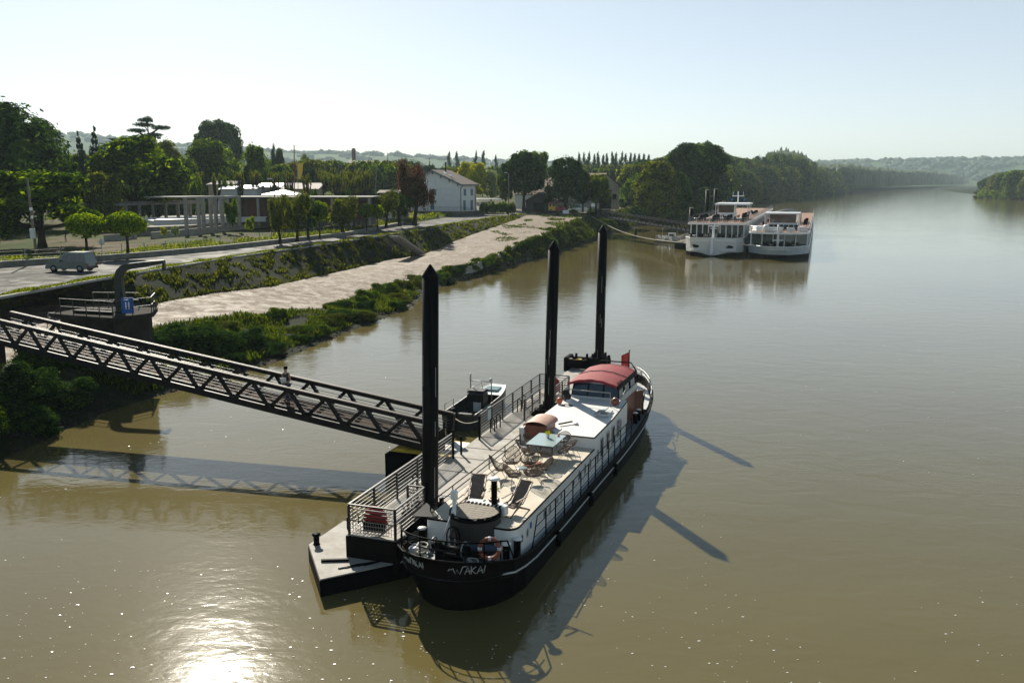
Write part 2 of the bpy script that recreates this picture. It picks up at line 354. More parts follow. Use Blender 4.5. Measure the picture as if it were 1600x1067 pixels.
# hills
def hill(name, x0, x1, D, ridge, depth, seed, n=90, m=GM['hill'], nx=14):
    rows = []
    for i in range(n+1):
        px = lerp(x0, x1, i/n); yt = ridge(px); r_ = []
        tx = (px-800)/1379.0
        for k in range(nx+1):
            t = k/nx; Y = D*(1-depth+depth*t)
            top = 13+(HY-yt)/F_*D*1.0
            s = math.sin(min(1, t*1.05)*math.pi/2)**1.3
            z = 2+(top-2)*s
            nz = noise.noise(Vector((px*.012+seed, t*3, seed)))+.5*noise.noise(Vector((px*.04+seed, t*7, seed)))
            z += nz*(top)*.13*math.sin(t*math.pi*.95)
            r_.append((tx*Y, Y, z if k else -3))
        r_.append((tx*D*1.3, D*1.3, -3)); rows.append(r_)
    MB().loft(rows).build(name, m, kind='structure')
RID = lambda xs, ys: (lambda px: interp(px, xs, ys))
r1 = RID([-500,0,110,150,220,300,400,480,560,680,780,900,1000],[235,222,213,216,224,231,238,243,243,250,256,260,268])
hill('left_hills', -600, 1050, 3300, r1, .35, 1)
r2 = RID([900,1000,1120,1250,1300,1360,1450,1500,1560,1620,1800,2300],[268,259,257,260,256,255,254,253,253,246,245,238])
hill('right_hills', 880, 2300, 3400, r2, .2, 5)
# woods on the hills: one mass
random.seed(4); mb = MB()
ico = [(0,0,1),(.894,0,.447),(.276,.851,.447),(-.724,.526,.447),(-.724,-.526,.447),(.276,-.851,.447),(.724,.526,-.447),(-.276,.851,-.447),(-.894,0,-.447),(-.276,-.851,-.447),(.724,-.526,-.447)]
icf = [[0,1,2],[0,2,3],[0,3,4],[0,4,5],[0,5,1],[1,6,2],[2,7,3],[3,8,4],[4,9,5],[5,10,1],[6,7,2],[7,8,3],[8,9,4],[9,10,5],[10,6,1]]
def lump(mb, x, y, z, r, h):
    vs = [(x+a*r*random.uniform(.75,1.2), y+b_*r*random.uniform(.75,1.2), z+(c+.4)*h*random.uniform(.75,1.15)) for a,b_,c in ico]
    mb.add(vs, icf, True)
for (x0, x1, D, rg, dep, seed, N) in ((-150,1020,3300,r1,.35,1,3600),(900,1700,3400,r2,.2,5,5200)):
    for i in range(N):
        px = random.uniform(x0, x1); t = random.choice([random.uniform(.1,1), .97+random.random()*.03])
        cl = noise.noise(Vector((px*.03, t*6, seed*3)))
        if cl < (.0 if seed == 1 else -.14) and t < .96: continue
        if t >= .96 and noise.noise(Vector((px*.05, 0, seed))) < -.15: continue
        Y = D*(1-dep+dep*t); top = 13+(HY-rg(px))/F_*D
        s = math.sin(min(1, t*1.05)*math.pi/2)**1.3; z = 2+(top-2)*s
        nz = noise.noise(Vector((px*.012+seed, t*3, seed)))+.5*noise.noise(Vector((px*.04+seed, t*7, seed)))
        z += nz*top*.13*math.sin(t*math.pi*.95)
        rr = random.uniform(6, 14)*D/2900
        lump(mb, (px-800)/1379*Y, Y, z, rr, rr*random.uniform(.5,.9))
o = mb.build('hill_woods', mat('hill_wood_green', (.045,.085,.04), .9, .45, .02)); tag(o, 'woods and hedges scattered over the hazy hills', 'woods', kind='stuff')
# haze
hz = MB().box((2000, 4500, 103), (15000, 10000, 214)).build('haze', bpy.data.materials.new('haze_air'), kind='stuff')
tag(hz, 'pale summer haze over the river valley', 'haze')
hm = hz.data.materials[0]; hm.use_nodes = True; nt = hm.node_tree; nt.nodes.clear()
out = nt.nodes.new('ShaderNodeOutputMaterial'); pv = nt.nodes.new('ShaderNodeVolumePrincipled')
pv.inputs['Color'].default_value = (.70,.87,.92,1); pv.inputs['Density'].default_value = .00014; pv.inputs['Anisotropy'].default_value = .1
nt.links.new(pv.outputs[0], out.inputs['Volume'])
# ---------------------------------------------------------------- vegetation
def leaf(mb, p, nrm, s, rg):
    n = nrm.normalized(); a = n.orthogonal().normalized(); a.rotate(Matrix.Rotation(rg.uniform(0, 6.28), 3, n)); b = n.cross(a)
    l = s*rg.uniform(.6, 1.5); w_ = s*rg.uniform(.4, .8); k = n*(s*rg.uniform(-.3, .15))
    mb.add([p-a*l*.5, p+b*w_*.5+k, p+a*l*.5, p-b*w_*.5+k], [[0,1,2,3]])
def sphdir(rg):
    z = rg.uniform(-1, 1); t = rg.uniform(0, 6.2832); q = math.sqrt(1-z*z); return Vector((q*math.cos(t), q*math.sin(t), z))
def crown(mb, lobes, n, s, rg, up=.25, core=.8, rag=.22, asp=1.0):
    ws = [max(1e-4, (a[3]*a[4]+a[4]*a[5]+a[3]*a[5])) for a in lobes]
    for L in rg.choices(lobes, ws, k=n):
        d = sphdir(rg)
        if d.z < -.55 and rg.random() < .6: d.z = -d.z
        f = 1-rg.random()**2*rag + (.12*rg.random() if rg.random() < .25 else 0)
        f += .12*noise.noise(Vector((L[0]*9+d.x*2.2, L[1]*9+d.y*2.2, L[2]*9+d.z*2.2)))
        p = Vector((L[0]+d.x*L[3]*f, L[1]+d.y*L[4]*f, L[2]+d.z*L[5]*f))
        inside = False
        for K in lobes:
            if K is L: continue
            if ((p.x-K[0])/K[3])**2+((p.y-K[1])/K[4])**2+((p.z-K[2])/K[5])**2 < .55: inside = True; break
        if inside: continue
        nn = d+sphdir(rg)*.55; nn.z += up
        leaf(mb, p, nn, s, rg)
    if core:  # opaque cores added inside the lobes to block light and darken the crown
        for li, L in enumerate(lobes):
            core_ = core; core = core_*(.78 if li == 0 else 1)
            vs = [(L[0]+a*L[3]*core*rg.uniform(.8,1.1), L[1]+b_*L[4]*core*rg.uniform(.8,1.1), L[2]+c*L[5]*core*rg.uniform(.8,1.1)) for a,b_,c in ico]
            mb.add(vs+[(L[0],L[1],L[2]-L[5]*core)], icf+[[11,7,6],[11,8,7],[11,9,8],[11,10,9],[11,6,10]]); core = core_
def branches(mb, lobes, r0, zt, rg, lean=(0, 0), n=7, frac=.75, k=None):
    top = Vector((lean[0], lean[1], zt))
    mb.tube([(0,0,-.02),(lean[0]*.3,lean[1]*.3,zt*.4),top,(lean[0]*1.1,lean[1]*1.1,zt*1.5)], [r0*1.5, r0, r0*.8, r0*.35], 7)
    for L in (lobes if k is None else rg.sample(lobes, min(k, len(lobes)))):
        c = Vector(L[:3]); m_ = top.lerp(c, .5)+Vector((0,0,-.02))
        mb.tube([top-Vector((0,0,.03)), m_, top.lerp(c, frac)], [r0*.5, r0*.33, r0*.15], 5)
PROTO = {}
def mk(kind, var, far):
    rg = random.Random(hash((len(kind), ord(kind[0]), ord(kind[-1]), var)) & 0xffff)
    cr = MB(); tr = MB(); F = .3 if far else 1.0; ls = 1.65 if far else 1.0
    if kind == 'broad':
        lb = [(0,0,.62,.30,.30,.30)]
        for i in range(30):
            a = i*2.4+rg.uniform(-.3,.3); t = (i*.7548+.3)%1; rr = .37*math.sqrt(1-(t-.35)**2*1.6)*rg.uniform(.8,1.1); r = rg.uniform(.075,.145)
            lb.append((math.cos(a)*rr*rg.uniform(.8,1), math.sin(a)*rr*rg.uniform(.8,1), .30+t*.58, r, r, r*.8))
        crown(cr, lb, int(6000*F), .046*ls, rg, core=.86); branches(tr, lb, .028, .24, rg, k=8)
    elif kind == 'dome':       # dense crown almost down to the ground
        lb = [(0,0,.48,.41,.41,.44)]
        for i in range(40):
            a = i*2.4+rg.uniform(-.3,.3); t = (i*.7548+.3)%1; rr = .39*math.sqrt(max(.03,1-(t-.25)**2*1.75)); r = rg.uniform(.07,.125)
            lb.append((math.cos(a)*rr, math.sin(a)*rr, .17+t*.68, r, r, r*.8))
        crown(cr, lb, int(8500*F), .038*ls, rg, rag=.18, core=.88); branches(tr, lb, .03, .2, rg, k=4)
    elif kind == 'mop':
        lb = [(0,0,.68,.42,.42,.27)]
        for i in range(12):
            a = i*2.4; r = rg.uniform(.13,.2); lb.append((math.cos(a)*.3, math.sin(a)*.3, .66+rg.uniform(-.08,.12), r, r, r*.8))
        crown(cr, lb, int(4200*F), .062*ls, rg, up=.5, rag=.3, core=.86); branches(tr, lb, .035, .42, rg, k=6, frac=.5)
    elif kind == 'feather':    # tamarisk
        lb = [(0,0,.6,.28,.28,.33)]
        for i in range(15):
            a = i*2.4; r = rg.uniform(.10,.19); rr = rg.uniform(.15,.36); lb.append((math.cos(a)*rr, math.sin(a)*rr, rg.uniform(.35,.88), r*.8, r*.8, r*1.2))
        crown(cr, lb, int(5000*F), .042*ls, rg, rag=.45, core=.68); branches(tr, lb, .04, .3, rg, lean=(.05,.02), k=7)
    elif kind == 'poplar':
        lb = [(rg.uniform(-.1,.1), rg.uniform(-.1,.1), .1+i*.082, .36*math.sin(math.pi*min(1,(i+1.6)/12.6))**.6, .36*math.sin(math.pi*min(1,(i+1.6)/12.6))**.6, .085) for i in range(11)]
        crown(cr, lb, int(2600*F), .045*ls, rg, rag=.35); branches(tr, lb, .05, .15, rg, k=2)
    elif kind == 'spruce':
        lb = []
        for i in range(13):
            t = i/12; r = .46*(1-t)+.03
            for k in range(5 if t < .7 else 3):
                a = k*6.283/5+i*1.1; lb.append((math.cos(a)*r*.6, math.sin(a)*r*.6, .12+t*.84, r*.48, r*.48, .04))
        crown(cr, lb, int(4200*F), .045*ls, rg, up=0, rag=.3); tr.tube([(0,0,0),(0,0,.95)], [.025,.006], 6)
    elif kind == 'cedar':
        lb = []
        for i in range(15):
            a = i*2.4; t = .45+.5*(i/14); rr = rg.uniform(.12,.36)*(1.15-.6*(t-.45)); lb.append((math.cos(a)*rr, math.sin(a)*rr, t, rg.uniform(.15,.24), rg.uniform(.15,.24), .022))
        lb.append((0,0,.97,.1,.1,.03)); crown(cr, lb, int(3600*F), .03*ls, rg, up=.5, core=.7)
        tr.tube([(0,0,0),(.02,0,.5),(0,0,.97)], [.035,.025,.008], 6)
        for L in lb: tr.tube([(0,0,L[2]-.08),(L[0],L[1],L[2])], [.014,.006], 4)
    elif kind == 'umbrella':
        lb = []
        for i in range(22):
            a = i*2.4; rr = .40*math.sqrt(i/22); r = rg.uniform(.09,.14); lb.append((math.cos(a)*rr, math.sin(a)*rr, .78-.25*rr+rg.uniform(-.02,.03), r, r, .15))
        crown(cr, lb, int(4500*F), .024*ls, rg, up=.6); branches(tr, lb, .02, .5, rg, k=9)
    elif kind == 'pollard':
        tr.tube([(0,0,-.02),(.01,0,.2),(0,.01,.36)], [.075,.055,.06], 8)
        lb = []
        for i in range(11):
            a = i*2.4; rr = .12+.26*((i*7)%11)/11; zt = rg.uniform(.72,.9)
            e = Vector((math.cos(a)*rr, math.sin(a)*rr, zt)); mid = Vector((e.x*.8, e.y*.8, .56))
            tr.tube([(0,0,.33), mid, e], [.045,.034,.03], 6); tr.lathe([(.01,-.03),(.045,0),(.04,.03),(.01,.05)], tuple(e), 6)
            lb.append((e.x, e.y, zt+.03, .08, .08, .08)); lb.append((mid.x, mid.y, .62, .06, .06, .08))
        crown(cr, lb, int(1500*F*1.4), .04*ls, rg, up=.4, core=0, rag=.8)
    elif kind == 'bush':
        lb = [(0,0,.35,.36,.36,.38)]
        for i in range(14):
            a = i*2.4; r = rg.uniform(.12,.2); rr = rg.uniform(.2,.36); lb.append((math.cos(a)*rr, math.sin(a)*rr, rg.uniform(.15,.7), r, r, r*1.1))
        crown(cr, lb, int(5200*F), .048*ls, rg, rag=.4, core=.76)
        for i in range(5): tr.tube([(0,0,-.05),(math.cos(i*1.3)*.15,math.sin(i*1.3)*.15,.5)], [.02,.008], 4)
    return cr, tr
def tree_mesh(kind, var, far, m):
    k = (kind, var, far, m)
    if k not in PROTO:
        cr, tr = mk(kind, var, far)
        a = cr.build('crown', M_[m]); b_ = tr.build('trunk', M_['bark'])
        PROTO[k] = (a.data, b_.data); bpy.data.objects.remove(a); bpy.data.objects.remove(b_)
    return PROTO[k]
TN = {'broad':'leafy_tree','dome':'dense_tree','mop':'clipped_tree','feather':'tamarisk_tree','poplar':'poplar_tree','spruce':'spruce_tree','cedar':'cedar_tree','umbrella':'umbrella_pine','pollard':'pollarded_tree','bush':'shrub'}
trg = random.Random(11)
def tree3(kind, x, y, zb, h, wd, m='leafA', label=None, group=None, far=None, var=None, name=None, cat=None, rz=None):
    if far is None: far = y > 420
    cd, td = tree_mesh(kind, trg.randrange(3) if var is None else var, far, m)
    r_ = empty(name or TN[kind], (x, y, zb), trg.uniform(0, 6.28) if rz is None else rz, label, cat or ('shrub' if kind == 'bush' else 'tree'), group)
    a = bpy.data.objects.new('crown' if kind != 'bush' else 'foliage', cd); b_ = bpy.data.objects.new('trunk' if kind != 'bush' else 'stems', td)
    for o in (a, b_): C.objects.link(o); o.parent = r_
    r_.scale = (wd, wd, h)
    return r_
def T(kind, px, yt, wpx, Y, m='leafA', label=None, group=None, zb=None, **kw):
    if zb is None: zb = gz(Y)
    h = H_+(HY-yt)/F_*Y*1.0-zb; return tree3(kind, (px-800)/1382*Y, Y, zb-.1, h+.1, wpx/1382*Y, m, label, group, **kw)
# near left
T('dome', 22, 150, 240, 150, 'leafB', 'huge dark dense chestnut tree at the left edge, tallest of all', var=0)
T('dome', 78, 178, 128, 172, 'leafB', 'dark tree filling the right flank of the huge chestnut', var=1)
T('dome', -30, 190, 150, 140, 'leafB', 'dark tree at the left edge below the crown of the huge chestnut', var=2)
for i_, (px_, yt_, wp_, Y_) in enumerate(((118,262,60,170),(150,275,50,165),(185,283,46,172),(20,330,60,128),(-10,345,60,112),(245,285,40,190),(262,262,44,200),(60,345,40,140))):
    T('bush' if yt_ > 270 else 'broad', px_, yt_, wp_, Y_, 'leafB' if i_ % 2 else 'leafD', 'dark leafy growth in the shade of the park left of the pergola', 'shady growth in the park')
T('broad', 928, 267, 50, 236, 'leafD', 'tree in front of the left half of the warehouse roof', var=1)
T('broad', 78, 257, 196, 112, 'leafA', 'spreading green tree behind the leaning utility pole, nearest the parked van', var=1)
T('broad', -6, 303, 92, 104, 'leafA', 'green tree cut by the left edge of the photo, below the dark chestnut', var=2)
T('mop', 146, 329, 64, 97, 'leafC', 'clipped round-headed tree, left of the two near the parked van')
T('mop', 209, 326, 66, 99, 'leafC', 'clipped round-headed tree, right of the two, in front of the broken low wall', var=1)
T('mop', 505, 311, 32, 131, 'leafC', 'bright lollipop tree standing among the tamarisks by the parapet', var=2)
G = 'pair of small bright round trees by the garden wall'
T('mop', 577, 315, 24, 150, 'leafC', 'small bright round tree, left one of the touching pair', G)
T('mop', 594, 317, 23, 153, 'leafC', 'small bright round tree, right one of the touching pair', G)
G = 'dark tamarisks along the road parapet'
for px, yt, wp, Y, mm, lb in ((444,302,34,121,'leafD','dark feathery tamarisk with thick black trunk, leftmost of the parapet row'),(470,303,36,124,'leafD','dark tamarisk with crooked leaning trunk, second in the parapet row'),(487,308,34,129,'leafB','dark tamarisk touching the bright lollipop tree on its left'),(541,306,46,140,'leafD','spreading dark tamarisk standing alone right of the bright lollipop tree'),(607,300,34,158,'leafD','dark tamarisk just right of the small pair of round trees'),(628,300,38,165,'leafB','dark low tamarisk at the left foot of the reddish tree')):
    T('feather', px, yt-1, wp*1.45, Y, mm, lb, G)
T('feather', 651, 251, 74, 172, 'leafR', 'big reddish brown tamarisk in front of the white house', var=1)
T('broad', 224, 206, 176, 165, 'leafA', 'large bright leafy tree rising behind the concrete pergola', var=0)
T('broad', 175, 262, 70, 150, 'leafD', 'lower leafy tree left of the pergola behind the clipped trees', var=1)
T('spruce', 147, 207, 58, 185, 'leafN', 'dark spruce, left and lower of the two beside the chestnut')
T('spruce', 172, 199, 62, 190, 'leafN', 'dark spruce, right and taller of the two beside the chestnut')
T('broad', 238, 215, 50, 260, 'leafB', 'blue green tree beneath the cedar')
T('cedar', 253, 186, 70, 250, 'leafN', 'cedar with flat open branches standing above the other trees')
T('dome', 275, 213, 62, 240, 'leafD', 'round olive green tree right of the cedar')
T('dome', 342, 212, 106, 250, 'leafA', 'broad dome shaped dark tree in front of the tall pale tree', var=1)
T('broad', 358, 184, 88, 360, 'leafB', 'tall blue green tree rising behind the dome shaped ones', var=2)
T('dome', 411, 220, 58, 245, 'leafA', 'oval dense tree right of the broad dome shaped tree', var=2)
T('dome', 305, 240, 60, 235, 'leafA', 'lower green tree between the cedar and the broad dome tree')
T('poplar', 440, 227, 16, 330, 'leafN', 'dark narrow cypress, left one of the two beside the oval tree')
T('broad', 449, 228, 20, 335, 'leafB', 'small round tree leaning against the narrow cypress')
T('bush', 319, 268, 26, 190, 'leafA', 'green round shrub above the left end of the flat roofed block')
T('bush', 366, 268, 24, 200, 'leafA', 'pointed green shrub behind the pollards, left of the white shed')
T('dome', 490, 259, 24, 240, 'leafN', 'dark clipped dome tree beside the yellow banner')
T('dome', 530, 260, 22, 245, 'leafN', 'dark clipped dome tree right of the yellow banner')
T('bush', 501, 286, 20, 170, 'leafB', 'clipped drum shaped shrub above the flat roof')
T('bush', 552, 285, 17, 185, 'leafB', 'small clipped round shrub right of the grey green thicket')
T('bush', 534, 294, 50, 165, 'leafG', 'wide pale grey green thicket above the flat roof')
T('bush', 497, 291, 16, 175, 'leafA', 'small green shrub behind the drum shaped shrub')
for i, (px, yt, wp, Y) in enumerate(((258,272,18,200),(297,264,18,205),(311,266,17,205),(325,267,18,205),(350,268,24,200),(387,268,22,200),(411,266,26,205),(440,268,26,205),(462,268,26,200),(488,270,22,200))):
    T('pollard', px, yt, wp, Y, 'leafD', 'pollarded plane tree with knuckled upright limbs in the row behind the flat roofed block', 'row of pollarded planes')
k = 0
for row, (yt, Y) in enumerate(((264,235),(268,222),(273,210))):
    for px in range(508+row*4, 588-row*6, 11):
        T('pollard', px+trg.uniform(-2,2), yt+trg.uniform(-2,2), 17, Y+trg.uniform(-4,4), 'leafD', 'pollarded plane tree packed in the dense grove left of the reddish tree', 'dense grove of pollarded planes')
# avenue of planes behind
for i in range(26):
    px = 425+i*8.6+trg.uniform(-3,3); Y = trg.uniform(270,380)
    T('dome', px, 246+trg.uniform(-3,7)+max(0,(px-560)*.05), 56, Y, trg.choice(['leafA','leafD','leafA']), 'leafy tree in the wide mass of planes behind the pollards', 'mass of plane trees behind the pollards', far=True)
T('dome', 487, 237, 22, 420, 'leafD', 'olive round tree standing above the plane mass, right of the tall mast')
T('umbrella', 637, 242, 64, 430, 'leafB', 'wide flat topped umbrella pine behind the reddish tree', zb=4)
T('spruce', 612, 240, 8, 440, 'leafN', 'small pointed conifer at the left edge of the umbrella pine')
T('spruce', 675, 248, 14, 330, 'leafN', 'small dark spruce above the ridge of the white house')
T('broad', 738, 249, 56, 265, 'leafY', 'yellow green tree behind the white house', var=0)
T('broad', 690, 262, 40, 280, 'leafA', 'green tree behind the roof of the white house')
T('broad', 712, 258, 34, 300, 'leafD', 'olive tree between the house chimney and the yellow tree')
G = 'far bluish trees right of the umbrella pine'
for px, yt, wp in ((705,238,12),(717,238,13),(745,237,11),(757,236,12),(776,243,10)): T('poplar', px, yt, wp, 640, 'leafN', 'far bluish narrow tree above the trees behind the white house', G, zb=4)
T('broad', 768, 262, 44, 275, 'leafG', 'pale bushy tree left of the big tree by the lamp post')
T('broad', 790, 268, 34, 255, 'leafD', 'olive bushy tree half hidden by the big tree')
T('broad', 818, 230, 80, 248, 'leafB', 'big tall tree beside the lamp post, right of the white house', var=1)
T('broad', 842, 232, 40, 300, 'leafA', 'tree rising behind the big tall one')
T('dome', 882, 240, 74, 236, 'leafB', 'dense black green tree above the red van', var=2)
T('broad', 908, 262, 46, 240, 'leafB', 'dark tree on the right flank of the dense black green tree')
T('broad', 934, 273, 34, 232, 'leafA', 'light loose tree in front of the red roofed warehouse', var=2)
for i in range(16):
    T('poplar', 903+i*6.9+trg.uniform(-1,1), 240+trg.uniform(-2,3), 13, 520, 'leafB', 'poplar in the far straight row beyond the warehouse', 'row of far poplars', zb=5)
for i in range(12):
    T('broad', 880+i*11+trg.uniform(-3,3), 256+trg.uniform(-3,5), 30, trg.uniform(330,470), trg.choice(['leafB','leafD','leafA']), 'bushy tree in the belt below the far poplars', 'belt of trees below the poplars', far=True)
for i in range(14):
    T('broad', 590+i*14+trg.uniform(-3,3), 256+trg.uniform(-3,5), 30, trg.uniform(390,520), trg.choice(['leafB','leafD','leafA','leafN']), 'bushy tree in the distant belt behind the white house', 'distant belt behind the house', far=True, zb=5)
for i in range(70):
    px = trg.uniform(165, 640); Y = trg.uniform(218, 330); x = (px-800)/1382*Y
    tree3('bush', x, Y, gz(Y)-.3, trg.uniform(3.5,7), trg.uniform(7,12), trg.choice(['leafA','leafB','leafD','leafB']), 'garden shrub in the undergrowth behind the sheds and pollards', 'undergrowth behind the sheds', far=True)
for i in range(8):
    T('broad', 100+i*26+trg.uniform(-3,3), 236+trg.uniform(-3,5), 60, trg.uniform(250,300), trg.choice(['leafB','leafD']), 'dark tree in the background belt left of the cedar', 'background belt left of the cedar', far=True)
for i in range(7):
    T('bush', 756+i*7.5, 312+trg.uniform(-1,1), 14, 222, 'leafA', 'hedge bush in the row right of the white house', 'hedge row by the house')
T('bush', 372, 305, 26, 138, 'leafA', 'bushy sapling in front of the brick panels of the flat roofed block', zb=6.6)
T('bush', 399, 333, 16, 128, 'leafC', 'small bright bush on the garden wall left of the lamp post', zb=6.5)
T('bush', 284, 349, 16, 118, 'leafG', 'pale straggly bush behind the broken garden wall', zb=6.2)
T('bush', 266, 350, 12, 118, 'leafY', 'yellowish weed bush left of the pale straggly one', zb=6.2)
# riverside wood on the left bank beyond the ships
prof = ([985,1000,1030,1060,1080,1100,1130,1160,1185,1210,1240,1258,1272,1300,1350,1400,1430,1480,1520],[262,250,246,230,221,226,243,248,239,238,245,259,262,260,265,269,269,275,283])
def bank_x(y): return L5(y)[0]
n_ = 0; y = 262.0
while y < 1150:
    for q in range(3 if y < 600 else 2):
        dx = (2.5, 14, 26)[q]+trg.uniform(-2, 3); yy = y+trg.uniform(-4, 4); x = bank_x(yy)-dx*(1+y/1500)
        if y < 300 and q == 0: dx += 5; x -= 6
        px = 800+x/yy*1382; zb = L4(yy)[1] if q == 0 else gz(yy)
        if px < 985: continue
        yt = interp(px, *prof)+trg.uniform(-1, 5)+(14 if q == 0 and y < 700 else 0)
        h = H_+(HY-yt)/F_*yy-zb; wd = min(h*1.0, 20)+4
        tree3('dome' if q == 0 or trg.random() < .5 else 'broad', x, yy, zb-1.5*(q == 0), h+1, wd, trg.choice(['leafA','leafB','leafD','leafB']) , 'bushy tree in the riverside wood on the left bank beyond the cruise ships', 'riverside wood beyond the ships', far=y > 330)
    y += 8+y*.018
T('broad', 1022, 246, 84, 262, 'leafD', 'broad olive tree above the moored gangway, first of the riverside wood', var=1)
T('dome', 1018, 275, 70, 255, 'leafD', 'low bushy tree on the bank under the olive one', zb=4)
T('broad', 1078, 220, 112, 300, 'leafB', 'tallest tree of the riverside wood, behind the nearer cruise ship', var=0)
T('dome', 1045, 262, 70, 266, 'leafB', 'dark bank tree left of the nearer cruise ship', zb=3)
mb = MB(); rg = random.Random(8)
for i in range(2600):
    yy = 1080+rg.random()*1600; x = bank_x(yy)-rg.uniform(2, 90); px = 800+x/yy*1382
    yt = interp(px, *prof)+rg.uniform(-.5, 3); top = H_+(HY-yt)/F_*yy
    r0 = rg.uniform(5, 9); lump(mb, x, yy, top-r0*1.2, r0, r0); lump(mb, x+rg.uniform(-5,5), yy, top*.25, r0*1.2, top*.55)
mbl = MB()
for f in range(0): pass
tag(mb.build('distant_wood', mat('distant_leaves', (.06,.10,.035), .9, .6, .12, bump=.6, bscale=.6)), 'distant wood along the left bank where the river bends away', 'wood', kind='stuff')
# wooded point on the right bank
for i in range(30):
    px = 1528+i*4.6; yy = 760+rg.uniform(-40,140)-i*5
    yt = interp(px, [1520,1540,1565,1590,1640], [282,266,258,262,265])+rg.uniform(0,5)
    T('dome', px, yt, 46, yy, rg.choice(['leafA','leafD','leafB']), 'bushy tree on the wooded point on the right bank', 'trees on the right bank point', zb=0, far=True)
n_ = 0; y = 285.0
while y < 1100:
    wd = 8+y*.012; x = bank_x(y)-trg.uniform(-1, 2.5); tree3('bush', x, y, -.5, 5+trg.uniform(0,2.5)+y*.004, wd, trg.choice(['leafB','leafD','leafA']), 'low shrub hanging over the water along the riverside wood', 'shore shrubs of the riverside wood', far=True); y += wd*.75
for i in range(26):
    px = 1518+i*5; yy = 760-i*5+rg.uniform(-15,10); tree3('bush', (px-800)/1382*yy, yy, -.8, rg.uniform(7,12), rg.uniform(14,20), rg.choice(['leafA','leafC','leafD']), 'low shrub at the water edge of the right bank point', 'shore shrubs of the right bank point', far=True)
# shrubs on the near bank
def shrub(x, y, z, h, wd, m, label, group=None, var=None): return tree3('bush', x, y, z, h, wd, m, label, group, far=False, var=var)
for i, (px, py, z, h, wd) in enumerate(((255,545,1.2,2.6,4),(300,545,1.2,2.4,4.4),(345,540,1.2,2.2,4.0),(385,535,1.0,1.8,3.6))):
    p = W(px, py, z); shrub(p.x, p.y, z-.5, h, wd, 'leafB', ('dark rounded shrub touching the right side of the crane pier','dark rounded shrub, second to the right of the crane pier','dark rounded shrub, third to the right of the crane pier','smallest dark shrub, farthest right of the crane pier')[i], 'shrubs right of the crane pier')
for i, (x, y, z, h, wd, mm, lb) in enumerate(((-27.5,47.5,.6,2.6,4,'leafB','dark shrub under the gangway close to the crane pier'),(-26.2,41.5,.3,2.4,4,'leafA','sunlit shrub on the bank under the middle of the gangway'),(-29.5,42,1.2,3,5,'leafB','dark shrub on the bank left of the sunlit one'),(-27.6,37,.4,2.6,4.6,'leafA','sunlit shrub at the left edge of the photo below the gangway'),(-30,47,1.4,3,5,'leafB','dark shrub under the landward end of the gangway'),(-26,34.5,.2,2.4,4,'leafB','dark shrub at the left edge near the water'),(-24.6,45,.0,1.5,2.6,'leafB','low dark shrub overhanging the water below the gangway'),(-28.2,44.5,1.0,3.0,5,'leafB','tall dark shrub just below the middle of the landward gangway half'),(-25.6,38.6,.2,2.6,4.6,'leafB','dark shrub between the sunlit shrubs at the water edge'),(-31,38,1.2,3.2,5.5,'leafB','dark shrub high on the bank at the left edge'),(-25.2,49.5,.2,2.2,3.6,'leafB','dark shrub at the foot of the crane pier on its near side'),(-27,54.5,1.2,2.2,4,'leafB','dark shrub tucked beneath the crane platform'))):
    shrub(x, y, z, h, wd, mm, lb)  # leaf colour carries the light: mid leaves for sunlit, dark ones for shaded
srg = random.Random(44)
for i in range(16):
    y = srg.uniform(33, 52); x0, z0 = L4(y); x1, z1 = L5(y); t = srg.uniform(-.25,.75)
    shrub(lerp(x0,x1,t), y, lerp(z0,z1,max(0,t))-.3, srg.uniform(1.8,3.0), srg.uniform(3,5), 'leafB', 'dark shrub in the thicket covering the bank under the gangway', 'dark thicket under the gangway')  # dark leaves put the shade of this bank into the colour
for i in range(60):
    y = 58*(270/58)**srg.random(); x0, z0 = L4(y); x1, z1 = L5(y); t = srg.uniform(.15,.9)
    shrub(lerp(x0,x1,t), y, lerp(z0,z1,t)-.35, srg.uniform(.7,1.3)*(1+y/300), srg.uniform(1.4,3.2)*(1+y/300), srg.choice(['leafA','leafD','leafB']), 'low dark tussock in the grass of the river bank below the slipway', 'tussocks on the river bank')
# grass
def blades(name, m, n, place, hr, wr, label, seed):
    rg = random.Random(seed); mb = MB()
    for i in range(n):
        q = place(rg)
        if q is None: continue
        x, y, z, sc_ = q; h = rg.uniform(*hr)*sc_; w_ = rg.uniform(*wr)*sc_; a = rg.uniform(0, 6.28); l = rg.uniform(.1,.6)*h; b2 = rg.uniform(0, 6.28)
        c, s_ = math.cos(a)*w_, math.sin(a)*w_
        mb.add([(x-c,y-s_,z-.05),(x+c,y+s_,z-.05),(x+c*.7+math.cos(b2)*l*.4,y+s_*.7+math.sin(b2)*l*.4,z+h*.7),(x+math.cos(b2)*l,y+math.sin(b2)*l,z+h)], [[0,1,2,3]])
    return tag(mb.build(name, M_[m]), label, 'grass', kind='stuff')
def between(A, B, y0, y1, dens=None, t0=0, t1=1):
    def f(rg):
        y = y0*(y1/y0)**rg.random() if y0 > 0 else rg.uniform(y0, y1)
        t = rg.uniform(t0, t1); xa, za = A(y); xb, zb = B(y); x = lerp(xa, xb, t)
        if dens and not dens(x, y, t, rg): return None
        return x, y, lerp(za, zb, t), (1+y/150)*(.45+1.1*max(0,.5+noise.noise(Vector((x*.45,y*.3,9)))))
    return f
blades('bank_grass', 'grassdark', 120000, between(L4, L5, 53, 290, lambda x,y,t,rg: t < .9 and noise.noise(Vector((x*.5,y*.3,0))) > -.28), (.07,.28), (.012,.04), 'long rough grass on the river bank below the slipway', 1)
